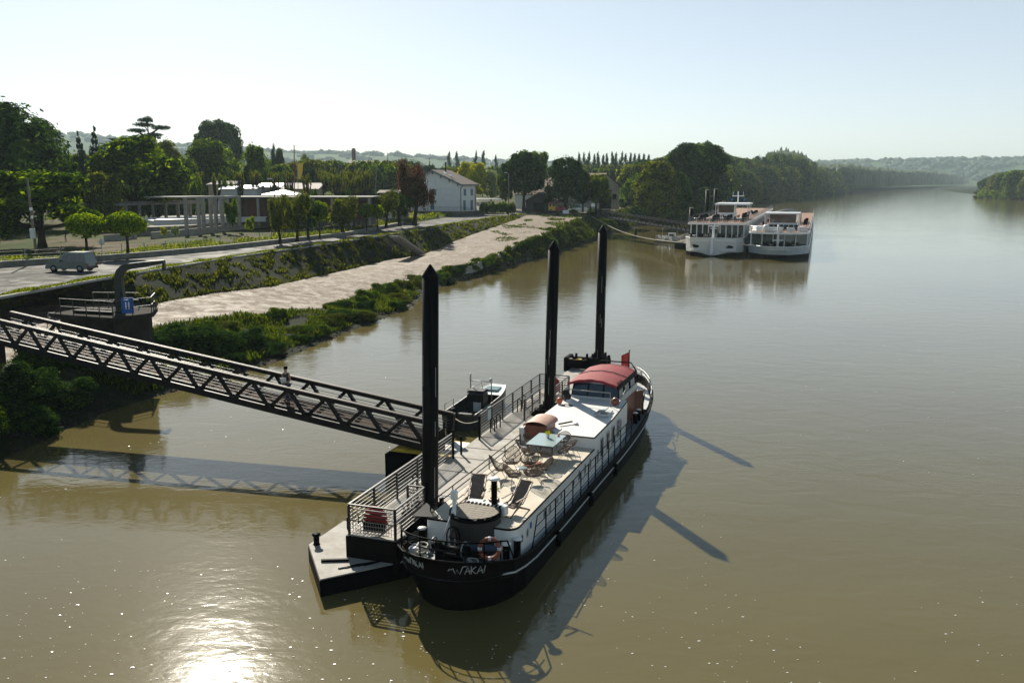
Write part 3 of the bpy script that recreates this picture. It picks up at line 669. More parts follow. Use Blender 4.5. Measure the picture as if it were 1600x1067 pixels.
blades('verge_grass_blades', 'grassblade', 24000, between(L1, L2, 50, 235), (.04,.13), (.02,.06), 'short bright grass on the strip between road and embankment wall', 2)
blades('wall_weeds', 'weed', 32000, between(L2, L3, 50, 215, lambda x,y,t,rg: noise.noise(Vector((x*1.3,y*.6,5))) > .04 or t > .93), (.06,.2), (.03,.08), 'weeds and moss growing between the stones of the embankment wall', 3)
blades('slipway_grass', 'grassdark', 16000, between(L3, L4, 150, 240, lambda x,y,t,rg: noise.noise(Vector((x*.25,y*.12,4)))+t*.5-.45+(y-190)*.004 > 0), (.03,.12), (.02,.06), 'thin grass creeping over the upper part of the cobbled slipway', 12)
blades('garden_grass', 'grassblade', 22000, between(off(L0,-9,.3), off(L0,-.6,.3), 88, 215, lambda x,y,t,rg: t > .55 or noise.noise(Vector((x*.2,y*.15,2))) > .0), (.08,.25), (.03,.08), 'rough grass behind the road parapet', 4)
# ---------------------------------------------------------------- quay side: walls, fences, buildings
def loft_wall(name, pts, h, th, m, label, cat='wall', cap=None):
    """pts: world (x,y,z); a wall with thickness following them"""
    o = empty(name, pts[0], 0, label, cat); o0 = Vector(pts[0]); mb = MB(); rows = []; cp = []
    for i, p in enumerate(pts):
        a = Vector(pts[max(i-1, 0)]); b_ = Vector(pts[min(i+1, len(pts)-1)]); d = (b_-a); d.z = 0; d.normalize(); n = Vector((d.y, -d.x, 0))
        p = Vector(p)-o0; j = .04*noise.noise(Vector((p.y*.4, 0, 1)))
        rows.append([p+n*th/2-Vector((0,0,.4)), p+n*th/2+Vector((0,0,h+j)), p-n*th/2+Vector((0,0,h+j)), p-n*th/2-Vector((0,0,.4))])
        cp.append([p+n*(th/2+.05)+Vector((0,0,h+j+.004)), p+n*(th/2+.05)+Vector((0,0,h+j+.09)), p-n*(th/2+.05)+Vector((0,0,h+j+.09)), p-n*(th/2+.05)+Vector((0,0,h+j+.004))])
    mb.loft(rows, True, False, True).build('masonry', m, o)
    if cap: MB().loft(cp, True, False, True).build('coping', cap, o)
    return o
ys = [60+4*i for i in range(30)]
loft_wall('parapet_wall', [(L0(y)[0]-.2, y, L0(y)[1]) for y in ys], .5, .36, M_['stone'], 'low stone parapet wall along the inner side of the road', cap=M_['concrete'])
fe = empty('wire_fence', (L0(88)[0]-1.6, 88, 5.1), 0, 'low wire fence with thin posts in the grass behind the road parapet', 'fence'); o0 = fe.location
pts = []; y = 88.0
while y < 172:
    pts.append(Vector((L0(y)[0]-1.7, y, gz(y)))-o0); y += 2.7
for p in pts: MB().tube([p-Vector((0,0,.2)), p+Vector((0,0,1.25))], .045, 5).build('post', M_['galv'], fe)
mb = MB()
for h in (.35,.7,1.08): mb.tube([p+Vector((0,0,h)) for p in pts], .008, 3)
mb.build('wires', M_['galv'], fe)
G5 = 5.15
def base(px, py, z=G5): return W(px, py, z)
loft_wall('garden_wall', [base(163,378), base(188,377), base(213,375)], .95, .3, M_['concrete'], 'short broken length of concrete wall between the two clipped trees')
loft_wall('garden_wall', [base(237,375), base(265,372), base(292,369)], 1.05, .3, M_['concrete'], 'grey concrete wall length right of the clipped trees, below the pale weeds')
loft_wall('garden_wall', [base(295,369), base(350,362.5), base(400,358), base(470,352), base(539,347.5), base(590,344), base(638,341.5)], 1.05, .3, M_['concrete'], 'long concrete wall running behind the tamarisks to the reddish tree')
# raised pool terrace, tank, pergola
ter = [base(215,371), base(295,367), base(400,356.5), base(539,346)]
out = [(p.x-.5, p.y+.6) for p in ter]+[(p.x-14, p.y+46) for p in reversed(ter)]
pt = empty('pool_terrace', (out[0][0], out[0][1], 5), 0, 'raised pale concrete pool terrace behind the long wall', 'terrace')
MB().prism([(x-out[0][0], y-out[0][1]) for x, y in out], -.3, 1.5).build('slab', M_['stone'], pt)
a, b_ = WY(243,345,139), WY(415,335.5,152)
tk = empty('pool_tank', (a.x, a.y, 6.5), math.atan2(b_.y-a.y, b_.x-a.x), 'long raised pool basin with a white rim behind the broken wall', 'pool')
L_ = math.hypot(b_.x-a.x, b_.y-a.y)
MB().box((L_/2, 4, .35), (L_, 8, .7)).build('basin', M_['greywhite'], tk)
MB().box((L_/2, .1, .76), (L_+.3, .5, .1)).box((L_/2, 7.9, .76), (L_+.3, .5, .1)).build('rim', M_['white'], tk)
def frame_row(name, a, b_, n, h, gap, label, beam=.35, post=.35, purl=True):
    a, b_ = Vector(a), Vector(b_); d = b_-a; d.z = 0; L_ = d.length; r_ = empty(name, a, math.atan2(d.y, d.x), label, 'pergola')
    for i in range(n):
        x = L_*i/(n-1)
        for yy in (0, gap): MB().box((x, yy, h/2), (post, post, h)).build('post', M_['concrete'], r_)
    for yy in (0, gap): MB().box((L_/2, yy, h+beam/2+.003), (L_+1, post*.9, beam)).build('beam', M_['concrete'], r_)
    if purl:
        mb = MB()
        for i in range(n*2): mb.box((L_*(i+.5)/(2*n), gap/2, h+beam+.12), (.16, gap+1.2, .22))
        mb.build('cross_beams', M_['concrete'], r_)
    return r_
a, b_ = WY(150,318,150), WY(315,312.5,172); a.z = b_.z = 6.5
frame_row('pergola', a, b_, 9, WY(150,318,150).z-6.5-.5, 3.2, 'long grey concrete pergola of slim posts behind the clipped trees')
a, b_ = WY(316,306,134), WY(372,307,143); a.z = b_.z = 6.2
frame_row('pergola', a, b_, 4, 4.4, 3.0, 'tall concrete portal frame in front of the flat roofed block', .3, .42, False)
def bld(name, a, ang, L_, Dp, h, wall, label, cat='building', z=None):
    return empty(name, a, ang, label, cat)
# flat roofed block
a, b_ = WY(345,305,152), WY(577,312,152); zr = a.z
fb = empty('pool_building', (a.x, a.y, 6.3), math.atan2(b_.y-a.y, b_.x-a.x), 'long low flat roofed building with brick panels between grey posts', 'building'); L_ = b_.x-a.x; h = 4.1
MB().box((L_/2-6, 4.2, h+.15), (L_+13, 10, .16)).build('roof', M_['concrete'], fb)
MB().box((L_/2, 6, h/2-.3), (L_-.5, 6, h+.6)).build('wall', M_['dark_conc'], fb)
for i in range(9):
    x = L_*i/8; MB().box((x, -.2, h/2-.2), (.4, .4, h+.4)).build('post', M_['concrete'], fb)
for i in range(8): MB().box((L_*(i+.5)/8, 2.9, h/2), (L_/8-.9, .15, h-1.0)).build('brick_panel', mat('brick_panel_red', (.16,.065,.05), .9, .3, 4) if i == 0 else bpy.data.materials['brick_panel_red'], fb)
def shed(px0, px1, ye, yr, Y, dep, wallm, roofm, label, zb=5.6, name='shed', yr2=None):
    a, b_ = WY(px0, ye, Y), WY(px1, ye, Y); L_ = b_.x-a.x; r_ = empty(name, (a.x, Y, zb), 0, label, 'shed'); he = a.z-zb; hr = WY(px0, yr, Y+dep/2).z-zb
    MB().box((L_/2, dep/2, he/2-.3), (L_, dep, he+.6)).build('wall', wallm, r_)
    mb = MB(); e = .4
    mb.loft([[(x, -e, he-.05), (x, dep/2, hr), (x, dep+e, he-.05)] for x in (-e, L_+e)], smooth=False)
    mb.loft([[(x, -e, he-.2), (x, dep/2, hr-.15), (x, dep+e, he-.2)] for x in (-e, L_+e)], smooth=False)
    mb.add([(-.0,0,he),(0,dep/2,hr-.16),(0,dep,he)], [[0,1,2]]); mb.add([(L_,0,he),(L_,dep/2,hr-.16),(L_,dep,he)], [[0,2,1]])
    mb.build('roof', roofm, r_)
    for k in range(max(1, int(L_/6))): MB().box((L_*(k+.5)/max(1,int(L_/6)), -.03, he*.35), (2.2, .08, he*.6)).build('door', M_['greywhite'] if wallm is not M_['greywhite'] else M_['shutter'], r_)
    return r_
beige = mat('beige_render', (.42,.34,.22), .9, .15, 1)
shed(325,365,288,283,215,12,beige,M_['tile2'],'beige shed glimpsed between the pollards, farthest left of the sheds')
shed(345,364,295,291,196,6,M_['greywhite'],mat('blue_tarp',(.25,.42,.52),.6,.15,1),'small shed with a pale blue roof in front of the beige one')
shed(366,400,294,289.5,200,10,M_['greywhite'],M_['greywhite'],'white roofed shed behind the pollards, right of the blue roof')
shed(402,436,292,286,205,10,M_['concrete'],M_['greywhite'],'bright white roofed shed behind the marquee')
shed(441,496,295,286,203,12,beige,mat('tan_roof',(.34,.29,.25),.8,.2,1),'wide beige shed with a tan roof left of the drum shaped shrub')
a = WY(408,304,165); b_ = WY(464,304,165); L_ = b_.x-a.x
mq = empty('marquee', (a.x, 165, 5.5), 0, 'white pointed marquee roof rising above the flat roofed building', 'tent')
zt = WY(436,296.5,168).z-5.5; ze = a.z-5.5
MB().add([(0,0,ze),(L_,0,ze),(L_,7,ze),(0,7,ze),(L_*.5,3.5,zt)], [[0,1,4],[1,2,4],[2,3,4],[3,0,4]]).build('canopy', M_['white'], mq)
for x in (0.05, L_-.05):
    for y in (.05, 6.95): MB().tube([(x,y,0),(x,y,ze)], .06, 6).build('pole', M_['galv'], mq)
shed(652,668,300,290,260,10,M_['greywhite'],M_['tile2'],'low brown roofed annex left of the reddish tree',name='annex') if 0 else None
shed(592,628,301,297,182,8,M_['stone'],M_['tile2'],'low brown roofed hut partly hidden left of the reddish tree')
# factory chimney and far factory
p = WY(552.5,233,620)
ch = empty('brick_chimney', (p.x, 620, 5), 0, 'square dark brick chimney standing up against the hazy hills', 'chimney'); h = p.z-5
MB().box((0,0,h/2), (2.6,2.6,h), tp=(.82,.82)).build('stack', mat('sooty_brick',(.10,.06,.05),.9,.4,.6), ch); MB().box((0,0,h-1.2), (2.7,2.7,.6)).box((0,0,h+.25), (2.4,2.4,.5), tp=(.4,.4)).build('cap', M_['dark_conc'], ch)
shed(542,585,255,251,600,16,M_['greywhite'],mat('fibre_roof',(.22,.2,.19),.9,.2,.5),'long pale factory with a grey roof at the foot of the brick chimney',name='factory',zb=5)
shed(586,612,258,254,560,14,M_['greywhite'],M_['tile2'],'pale building right of the chimney factory',name='factory',zb=5)
shed(618,640,259,257,400,10,M_['plaster'],M_['greywhite'],'low white building below the umbrella pine',name='bungalow',zb=5)
# ---------------------------------------------------------------- white house
hc = Vector((-12.6, 223, 5.45)); g = Vector((-.92,.39,0)).normalized(); ang = math.atan2(-g.y, -g.x)   # local +x = from left corner to right corner, +y = back
Wd, Dp = 15.3, 8.8; org = hc+g*Wd
ho = empty('white_house', org, ang, 'two storey white house with shutters, a brown tiled gable roof and a stovepipe', 'house')
he, hr = 7.1, 10.4
MB().prism([(0,0),(Wd,0),(Wd,Dp),(0,Dp)], -.5, lambda x,y: he).build('wall', M_['plaster'], ho)
for yy in (.0, Dp): MB().add([(0,yy,he),(Wd,yy,he),(Wd/2,yy,hr)], [[0,1,2] if yy == 0 else [0,2,1]]).build('gable', M_['plaster'], ho)
rf = MB(); e = .7
sl = (hr-he)/(Wd/2)
for t0, t1 in ((.02,.0),(.22,.2)):
    rf.loft([[(-e, y, he-e*sl+t0), (Wd/2, y, hr+t0), (Wd+e, y, he-e*sl+t0)] for y in (-e, Dp+e)], smooth=False)
rf.loft([[(-e,-e,he-e*sl+.02),(-e,-e,he-e*sl+.22)],[(Wd/2,-e,hr+.02),(Wd/2,-e,hr+.22)],[(Wd+e,-e,he-e*sl+.02),(Wd+e,-e,he-e*sl+.22)]], smooth=False)
rf.loft([[(Wd+e,-e,he-e*sl+.02),(Wd+e,-e,he-e*sl+.22)],[(Wd+e,Dp+e,he-e*sl+.02),(Wd+e,Dp+e,he-e*sl+.22)]], smooth=False)
rfo = rf.build('roof', M_['tile2'], ho)
MB().tube([(Wd*.56,Dp*.6,hr-.9),(Wd*.56,Dp*.6,hr+2.0)], .16, 8).lathe([(.25,0),(.25,.12)], (Wd*.56,Dp*.6,hr+2.0), 8).build('stovepipe', M_['black'], rfo)
MB().box((Wd*.44,Dp*.8,hr+.1), (.9,.6,1.4)).build('chimney', M_['dark_conc'], rfo)
for x in (.62,.70):
    MB().box((Wd*x, Dp*.35, hr-(x-.5)*Wd*sl+.24), (.9,1.1,.06), ry=math.atan(sl)).build('skylight', M_['white'], rfo)
MB().bar((-e,-e-.03,he-e*sl),(Wd/2,-e-.03,hr-.02),.05,.28).bar((Wd/2,-e-.03,hr-.02),(Wd+e,-e-.03,he-e*sl),.05,.28).build('bargeboard', M_['shutter'], ho)
MB().bar((Wd+e+.06,-e,he-e*sl+.02),(Wd+e+.06,Dp+e,he-e*sl+.02),.14,.14).tube([(Wd+e+.05,-.1,he-e*sl),(Wd+.08,-.09,he-.9),(Wd+.08,-.09,0)], .11, 6).build('gutter', M_['shutter'], ho)
mb = MB()
for t in (.05,.2,.35,.5,.65,.8,.95):
    x = Wd*t; z = hr-abs(t-.5)*2*(hr-he); mb.bar((x,0,z-.9),(x,-.55,z-.15),.12,.12).bar((x,-.02,z-.9),(x,-.02,z-.1),.12,.1)
mb.build('eave_brackets', M_['greywood'], ho)
def win(x, y, z, wd, h, side, tall=False):
    if side: M = lambda dx, dz, o_: (Wd+o_, y+dx, z+dz)
    else: M = lambda dx, dz, o_: (x+dx, -o_, z+dz)
    def bx(mb, dx, dz, ww, hh, o_, t_=.06):
        c = M(dx, dz, o_); return mb.box(c, (t_, ww, hh) if side else (ww, t_, hh))
    f = bx(bx(MB(), 0, -h/2-.06, wd+.3, .1, .06, .16), 0, h/2+.05, wd+.1, .1, .03).build('window', M_['greywhite'], ho)
    bx(MB(), 0, 0, wd, h, .012, .03).build('pane', M_['glass'], f)
    q = .5 if not tall else .25
    for s_ in (-1, 1):
        bx(MB(), s_*wd*(.5+.0 if tall else .5)*(.5 if tall else 1.0)+(0 if tall else s_*wd*.23), 0, wd*.47, h, .05).build('shutter', M_['shutter'], f)
for (x, z, h, tall) in ((7.6,5.1,1.5,0),(7.4,1.9,2.0,1),(2.6,5.1,1.5,0),(2.6,1.9,2.0,1)): win(x, 0, z, 1.0, h, 0, tall)
for (y, z, h, tall) in ((2.3,5.1,1.6,1),(6.3,5.1,1.6,1),(2.0,1.9,2.4,1),(6.2,1.9,2.4,1)): win(0, y, z, 1.2, h, 1, tall)
MB().box((Wd+.01, Dp-.35, he/2), (.12,.75,he)).build('corner_stones', beige, ho)
hf = empty('garden_fence', org, ang, 'low dark wall topped by a railing round the foot of the white house', 'fence')
MB().box((Wd/2-1,-2.6,.1), (Wd+8,.25,.9)).box((Wd+3,1.7,.1), (.25,8.4,.9)).build('plinth', M_['dark_conc'], hf)
mb = MB(); 
for i in range(60): mb.box((-4+i*.42,-2.6,1.05), (.03,.03,1.0))
mb.box((Wd/2-1,-2.6,1.55), (Wd+8,.05,.05)).build('railing', M_['rail'], hf)
# carport with camper, hut, vans
cp_ = empty('carport', WY(746,318,232)*1, .3, 'flat white carport beside the white house above the hedge', 'carport'); cp_.location.z = 5.45
MB().box((3,2.5,3.3), (7,5,.22)).build('roof', M_['white'], cp_)
for x in (-.3,6.3):
    for y in (.2,4.8): MB().box((x,y,1.6), (.14,.14,3.2)).build('post', M_['white'], cp_)
def vehicle(name, loc, rz, L_, Wv, Hv, body, label, cat, hood=.25, hh=.50, box=False, stripe=None, roofr=.14):
    """x = width, y = length (front at -y)"""
    v = empty(name, loc, rz, label, cat); l = L_/2; wd = Wv/2; g0 = .28; bl = Hv*hh
    if box: prof = [(-l,g0),(-l-.02,bl*.75),(-l+.12,bl),(-l+.32,Hv*.93),(-l+.6,Hv),(l-.25,Hv),(l,Hv*.93),(l,g0)]
    else: prof = [(-l,g0),(-l-.03,bl*.62),(-l+.15,bl*.9),(-l+hood*L_,bl*1.08),(-l+hood*L_+.75,Hv*.95),(-l+hood*L_+1.1,Hv),(l-.35,Hv),(l-.06,bl*1.05),(l,bl*.6),(l,g0)]
    rows = []
    for sx in (-1,-.93,.93,1):
        r_ = []
        for y, z in prof:
            t = max(0, (z-bl)/(Hv-bl)); r_.append((sx*wd*(1-roofr*t) , y, z if abs(sx) == 1 or z < Hv*.9 else z+.03))
        rows.append(r_)
    b_ = MB().loft(rows, True, False, True).build('body', body, v)
    z0, z1 = bl*1.08, Hv*.93; ys0 = -l+hood*L_+.45 if not box else -l+.45
    nw = 3
    for s_ in (-1, 1):
        for k in range(nw):
            a = ys0+(l-.25-ys0)*k/nw+.06; b2 = ys0+(l-.25-ys0)*(k+1)/nw-.06; a2 = a+(.35 if k == 0 and not box else 0)
            x0 = s_*(wd*(1-roofr*(z0-bl)/(Hv-bl))+.012); x1 = s_*(wd*(1-roofr*(z1-bl)/(Hv-bl))+.012)
            MB().add([(x0,a,z0),(x0,b2,z0),(x1,b2,z1),(x1,a2,z1)], [[0,1,2,3] if s_ > 0 else [3,2,1,0]]).build('side_window', M_['glass'], v)
    if box: pts = [(-l+.125,bl+.02),(-l+.30,Hv*.9)]
    else: pts = [(-l+hood*L_+.08,bl*1.14),(-l+hood*L_+.70,Hv*.92)]
    (ya,za),(yb,zb_) = pts
    MB().add([(-wd*.88,ya-.03,za),(wd*.88,ya-.03,za),(wd*.78,yb-.03,zb_),(-wd*.78,yb-.03,zb_)], [[0,1,2,3]]).build('windscreen', M_['glass'], v)
    for y in (-l+.75, l-.75):
        for s_ in (-1, 1):
            c = Matrix.Translation((s_*(wd-.1),y,.32)) @ Matrix.Rotation(R(90), 4, 'Y')
            wl = MB().lathe([(.2,-.12),(.32,-.11),(.33,0),(.32,.11),(.2,.12)], n=14, M=c).build('wheel', M_['black'], v)
            MB().lathe([(.02,-.13),(.19,-.125),(.19,.125),(.02,.13)], n=10, M=c).build('rim', M_['galv'], wl)
    for s_ in (-1, 1):
        MB().box((s_*wd*.72,-l-.02,bl*.68), (.3,.06,.16)).build('headlight', M_['white'], v)
        MB().box((s_*wd*.8,l+.01,bl*.7), (.14,.05,.3)).build('tail_light', M_['red'], v)
        MB().box((s_*(wd+.1),-l+hood*L_+.55,bl*1.15), (.16,.1,.14)).build('mirror', M_['black'], v)
    MB().box((0,-l-.04,g0+.12), (Wv*.96,.1,.2)).box((0,l+.03,g0+.12), (Wv*.96,.1,.2)).build('bumper', M_['steel_dark'], v)
    if stripe: stripe(v, l, wd, Hv, bl)
    return v
car_grey = mat('grey_green_car_paint', (.11,.14,.13), .25, .1, 1, metal=.2)
p = W(113, 424, 4.82); vehicle('parked_car', (p.x, p.y, 4.82), R(-97), 4.1, 1.7, 1.8, car_grey, 'grey green high roofed car parked under the trees against the parapet', 'car')
red_v = mat('red_van_paint', (.36,.05,.05), .35, .15, 1)
def yst(v, l, wd, Hv, bl):
    MB().box((0,.55*l,.28+Hv*.32), (wd*2+.02,.85*l,Hv*.62)).build('rear_panel', M_['yellow'], v)
    for s_ in (-1,1):
        for k in (0,1): MB().box((s_*(wd+.02),l*(.35+.4*k),Hv*.68), (.03,.5,.45)).build('rear_window', M_['glass'], v)
p = WY(871,330,236); vehicle('delivery_van', (p.x, 236, 5.45), R(68), 4.4, 2.0, 2.45, red_v, 'old boxy van, red in front and yellow behind, below the dense dark tree', 'van', hood=.12, box=True, stripe=yst)
p = WY(906,326,250); vehicle('parked_car', (p.x, 250, 5.45), R(75), 4.0, 1.7, 1.5, mat('pale_blue_car',(.18,.28,.34),.3,.1,1), 'pale blue car parked right of the red and yellow van', 'car')
p = WY(757,320,236); vehicle('camper_van', (p.x, 236, 5.45), R(70), 5.2, 2.1, 2.7, M_['greywhite'], 'pale camper van standing under the white carport', 'van', hood=.15, box=True)
def hut(px, Y, wd, dp, he, hr, rz, label, wallm, roofm, name='hut', door=True, z=5.45):
    p = WY(px, 320, Y); h_ = empty(name, (p.x, Y, z), rz, label, 'hut')
    MB().prism([(-wd/2,0),(wd/2,0),(wd/2,dp),(-wd/2,dp)], -.3, he).build('wall', wallm, h_)
    for yy_ in (-.001, dp): MB().add([(-wd/2,yy_,he),(wd/2,yy_,he),(0,yy_,hr)], [[0,1,2]] if yy_ < 1 else [[0,2,1]]).build('gable', wallm, h_)
    sl = (hr-he)/(wd/2); e = .5; mb = MB()
    for t in (.02,.17): mb.loft([[(-wd/2-e,y,he-e*sl+t),(0,y,hr+t),(wd/2+e,y,he-e*sl+t)] for y in (-e,dp+e)], smooth=False)
    r_ = mb.build('roof', roofm, h_)
    if door:
        d = MB().box((0,-.05,he*.42), (wd*.4,.08,he*.84)).build('door', M_['black'], h_)
    return h_, r_
hut(842,238,7,10,2.7,4.8,R(-12),'dark timber boathouse under the big tree beside the red and yellow van',mat('dark_timber',(.05,.045,.035),.9,.3,2,streak=(8,8,1)),M_['tile2'],'boathouse')
hut(856,268,8,9,4.2,6.6,R(60),'hut with a reddish tiled roof behind the boathouse',M_['plaster'],M_['tile'],'cottage')
h_, r_ = hut(946,262,11,26,6.4,10.0,R(38),'big warehouse with a red tiled roof and grey gable between the trees',M_['concrete'],M_['tile'],'warehouse')
for q in (6, 12): MB().box((-2.9,q,10.0-2.9*(3.6/5.5)+.22), (2.0,1.2,.06), ry=-math.atan(3.6/5.5)).build('skylight', M_['white'], r_)
for x in (-3.5,3.5): MB().box((x,-.05,3.4), (1.6,.06,1.4)).build('window', M_['glass'], h_)
MB().box((6.0,6,6), (.7,.7,7)).build('flue', M_['white'], h_)
# poles and signs
def pole(px, yt, yb, zb, top_px, label, r=.11, m='greywood', name='utility_pole', cat='pole', arm=None, Y=None):
    p = W(px, yb, zb) if Y is None else Vector(((px-800)/1382*Y, Y, zb)); t = WY(top_px, yt, p.y); o = empty(name, p, 0, label, cat)
    MB().tube([(0,0,-.4),(t.x-p.x,0,t.z-p.z)], [r*1.15,r*.75], 8).build('mast', M_[m], o)
    T_ = Vector((t.x-p.x,0,t.z-p.z))
    if arm == 'lamp':
        MB().tube([T_-Vector((0,0,.1)),T_+Vector((-.5,0,.15))], .05, 6).build('arm', M_['galv'], o); MB().box(T_+Vector((-.7,0,.15)), (.7,.3,.16), ch=.04).build('lamp_head', M_['greywhite'], o)
    if arm == 'cross': MB().box(T_-Vector((0,0,.4)), (1.8,.12,.12)).build('crossarm', M_['greywood'], o); [MB().lathe([(.05,0),(.06,.1),(.03,.2)], T_+Vector((k*.75,0,-.33)), 8).build('insulator', M_['greywhite'], o) for k in (-1,0,1)]
    return o, T_
o, T_ = pole(58, 278, 405, 5.0, 42, 'leaning wooden utility pole with a grey meter box at the left of the photo', .14)
MB().box(T_*.32+Vector((0,-.25,0)), (.5,.3,1.05), ch=.04).build('meter_box', M_['greywhite'], o)
for k, q in ((.62,.25),(.52,.2)): MB().box(T_*k+Vector((.12,-.2,0)), (q,.25,.3), ch=.03).build('lamp_bracket', M_['white'], o)
pole(429.5, 281, 366, 5.1, 428.5, 'slim dark street lamp on the parapet between bush and first tamarisk', .09, 'steel_dark', 'street_lamp', 'lamp', 'lamp')
pole(460.5, 227, 355, 5.1, 459.5, 'tallest thin rusty mast standing between the tamarisks', .10, 'rust', 'mast', 'mast')
pole(530, 250, 330, 5.3, 530, 'dark utility pole with a crossarm above the plane trees', .14, 'greywood', arm='cross', Y=235)
pole(589, 257, 330, 5.3, 589, 'dark plain utility pole left of the reddish tree', .16, 'greywood', Y=230)
pole(795, 271, 322, 5.4, 795, 'grey street lamp pole in front of the big tall tree', .12, 'greywood', 'street_lamp', 'lamp', 'lamp', Y=225)
pole(113, 290, 350, 5.1, 112, 'thin street lamp with white head behind the clipped trees', .08, 'steel_dark', 'street_lamp', 'lamp', 'lamp', Y=130)
o, T_ = pole(159.5, 374, 403, 5.0, 158.5, 'round traffic sign seen from behind on a grey post by the parked car', .04, 'galv', 'traffic_sign', 'sign')
MB().lathe([(.02,-.01),(.33,-.01),(.33,.01),(.02,.01)], n=18, M=Matrix.Translation(T_-Vector((0,0,.3))) @ Matrix.Rotation(R(90),4,'X')).build('sign_disc', M_['greywhite'], o)
p = WY(466,300,190); o = empty('banner_mast', (p.x,190,5.3), 0, 'tall narrow yellow banner on a mast behind the pollards', 'banner'); zt = WY(468,254,190).z-5.3
MB().tube([(0,0,0),(0,0,zt)], .06, 6).build('mast', M_['galv'], o); MB().loft([[(.08,.0,zt-.1),(1.2,.05,zt-.2)],[(.08,0,zt-1.5),(1.15,-.12,zt-1.5)],[(.08,0,zt-2.6),(.8,.1,zt-2.7)],[(.08,0,zt-3.4),(.5,0,zt-3.5)]]).build('banner', M_['yellow'], o)
# stairs in the embankment
st = W(616,371,4.85); sf = W(657,398,1.65)
o = empty('stone_steps', st, 0, 'narrow flight of stone steps down the sloping embankment wall', 'steps'); mb = MB(); d = sf-st; n = 18; side = Vector((d.y,-d.x,0)).normalized()
for k in range(n):
    c = d*((k+.5)/n)+Vector((0,0,.12)); mb.box(c, (.40,1.3,.34), rz=math.atan2(d.y,d.x))
mb.build('treads', M_['concrete'], o)
for s_ in (-1,1): MB().bar(side*(s_*.8)+Vector((0,0,.2)), d+side*(s_*.8)+Vector((0,0,.2)), .22, .3).build('side_kerb', M_['concrete'], o)
# kerb on the river edge of the slipway, toe wall
def kerb(name, A, y0, y1, wd, dz, m, label, kind=None, cat='kerb', drop=.4, nstep=60):
    rows = []
    for i in range(nstep+1):
        y = lerp(y0, y1, i/nstep); x, z = A(y); rows.append([(x-wd,y,z-.02),(x-wd,y,z+dz),(x,y,z+dz),(x+.08,y,z-drop)])
    o = MB().loft(rows, False, False).build(name, m, kind=kind)
    if not kind: tag(o, label, cat)
    return o
kerb('slipway_kerb', off(L4, .12), 92, 236, .38, .05, M_['concrete'], 'pale concrete kerb along the river edge of the slipway', drop=1.0)
kerb('wall_coping', off(L2, .05), 62, 236, .32, .07, M_['concrete'], 'narrow concrete coping on top of the embankment wall', drop=.1)
rg = random.Random(77)
def stones(name, n, place, s0, s1, m, label, seed):
    rg = random.Random(seed); mb = MB()
    for i in range(n):
        x, y, z = place(rg); r = rg.uniform(s0, s1); vs = [(x+a*r*rg.uniform(.7,1.3), y+b_*r*rg.uniform(.7,1.3), z+c*r*.6*rg.uniform(.7,1.3)) for a,b_,c in ico]
        mb.add(vs+[(x,y,z-r*.5)], icf+[[11,7,6],[11,8,7],[11,9,8],[11,10,9],[11,6,10]])
    return tag(mb.build(name, m), label, 'stones', kind='stuff')
def nearwater(y0, y1, a, b_):
    def f(rg):
        y = rg.uniform(y0, y1); x0, z0 = L4(y); x1, z1 = L5(y); t = rg.uniform(a, b_); return lerp(x0,x1,t), y, lerp(z0,z1,t)
    return f
stones('bank_stones', 1400, nearwater(92, 170, .4, 1.05), .07, .24, M_['dark_conc'], 'loose stones along the water line below the slipway', 5)
stones('shore_stones', 700, nearwater(42, 92, .8, 1.08), .05, .16, M_['pier_conc'], 'small stones and mud lumps at the water edge below the shrubs', 6)
# low white blocks and sign at the head of the slipway
for px, py, wd, lb in ((884,334,1.6,'chunky white concrete block at the head of the slipway'),(904,331,5.5,'low long white concrete barrier at the head of the slipway')):
    p = W(px, py, 5.1); o = MB().box((0,0,.45), (wd,.7,.9), tp=(.95,.6), ch=.06).build('concrete_barrier', M_['white'], kind=None); o.location = p; o.rotation_euler.z = .1; tag(o, lb, 'barrier')
p = W(890,332,5.1); o = empty('marker_post', p, 0, 'white marker post between the concrete blocks', 'post'); MB().tube([(0,0,0),(0,0,1.7)], .12, 8).build('shaft', M_['white'], o); MB().tube([(0,0,1.7),(0,0,1.9)], [.13,.05], 8).build('cap', M_['galv'], o)
p = W(896,334,5.1); shrub(p.x, p.y, p.z-.2, 1.6, 2.6, 'leafA', 'small green shrub between the white blocks at the slipway head')
p = W(886,331,5.2); shrub(p.x-2, p.y+1, p.z-.2, 1.3, 2.4, 'leafC', 'small bright shrub in front of the red and yellow van')
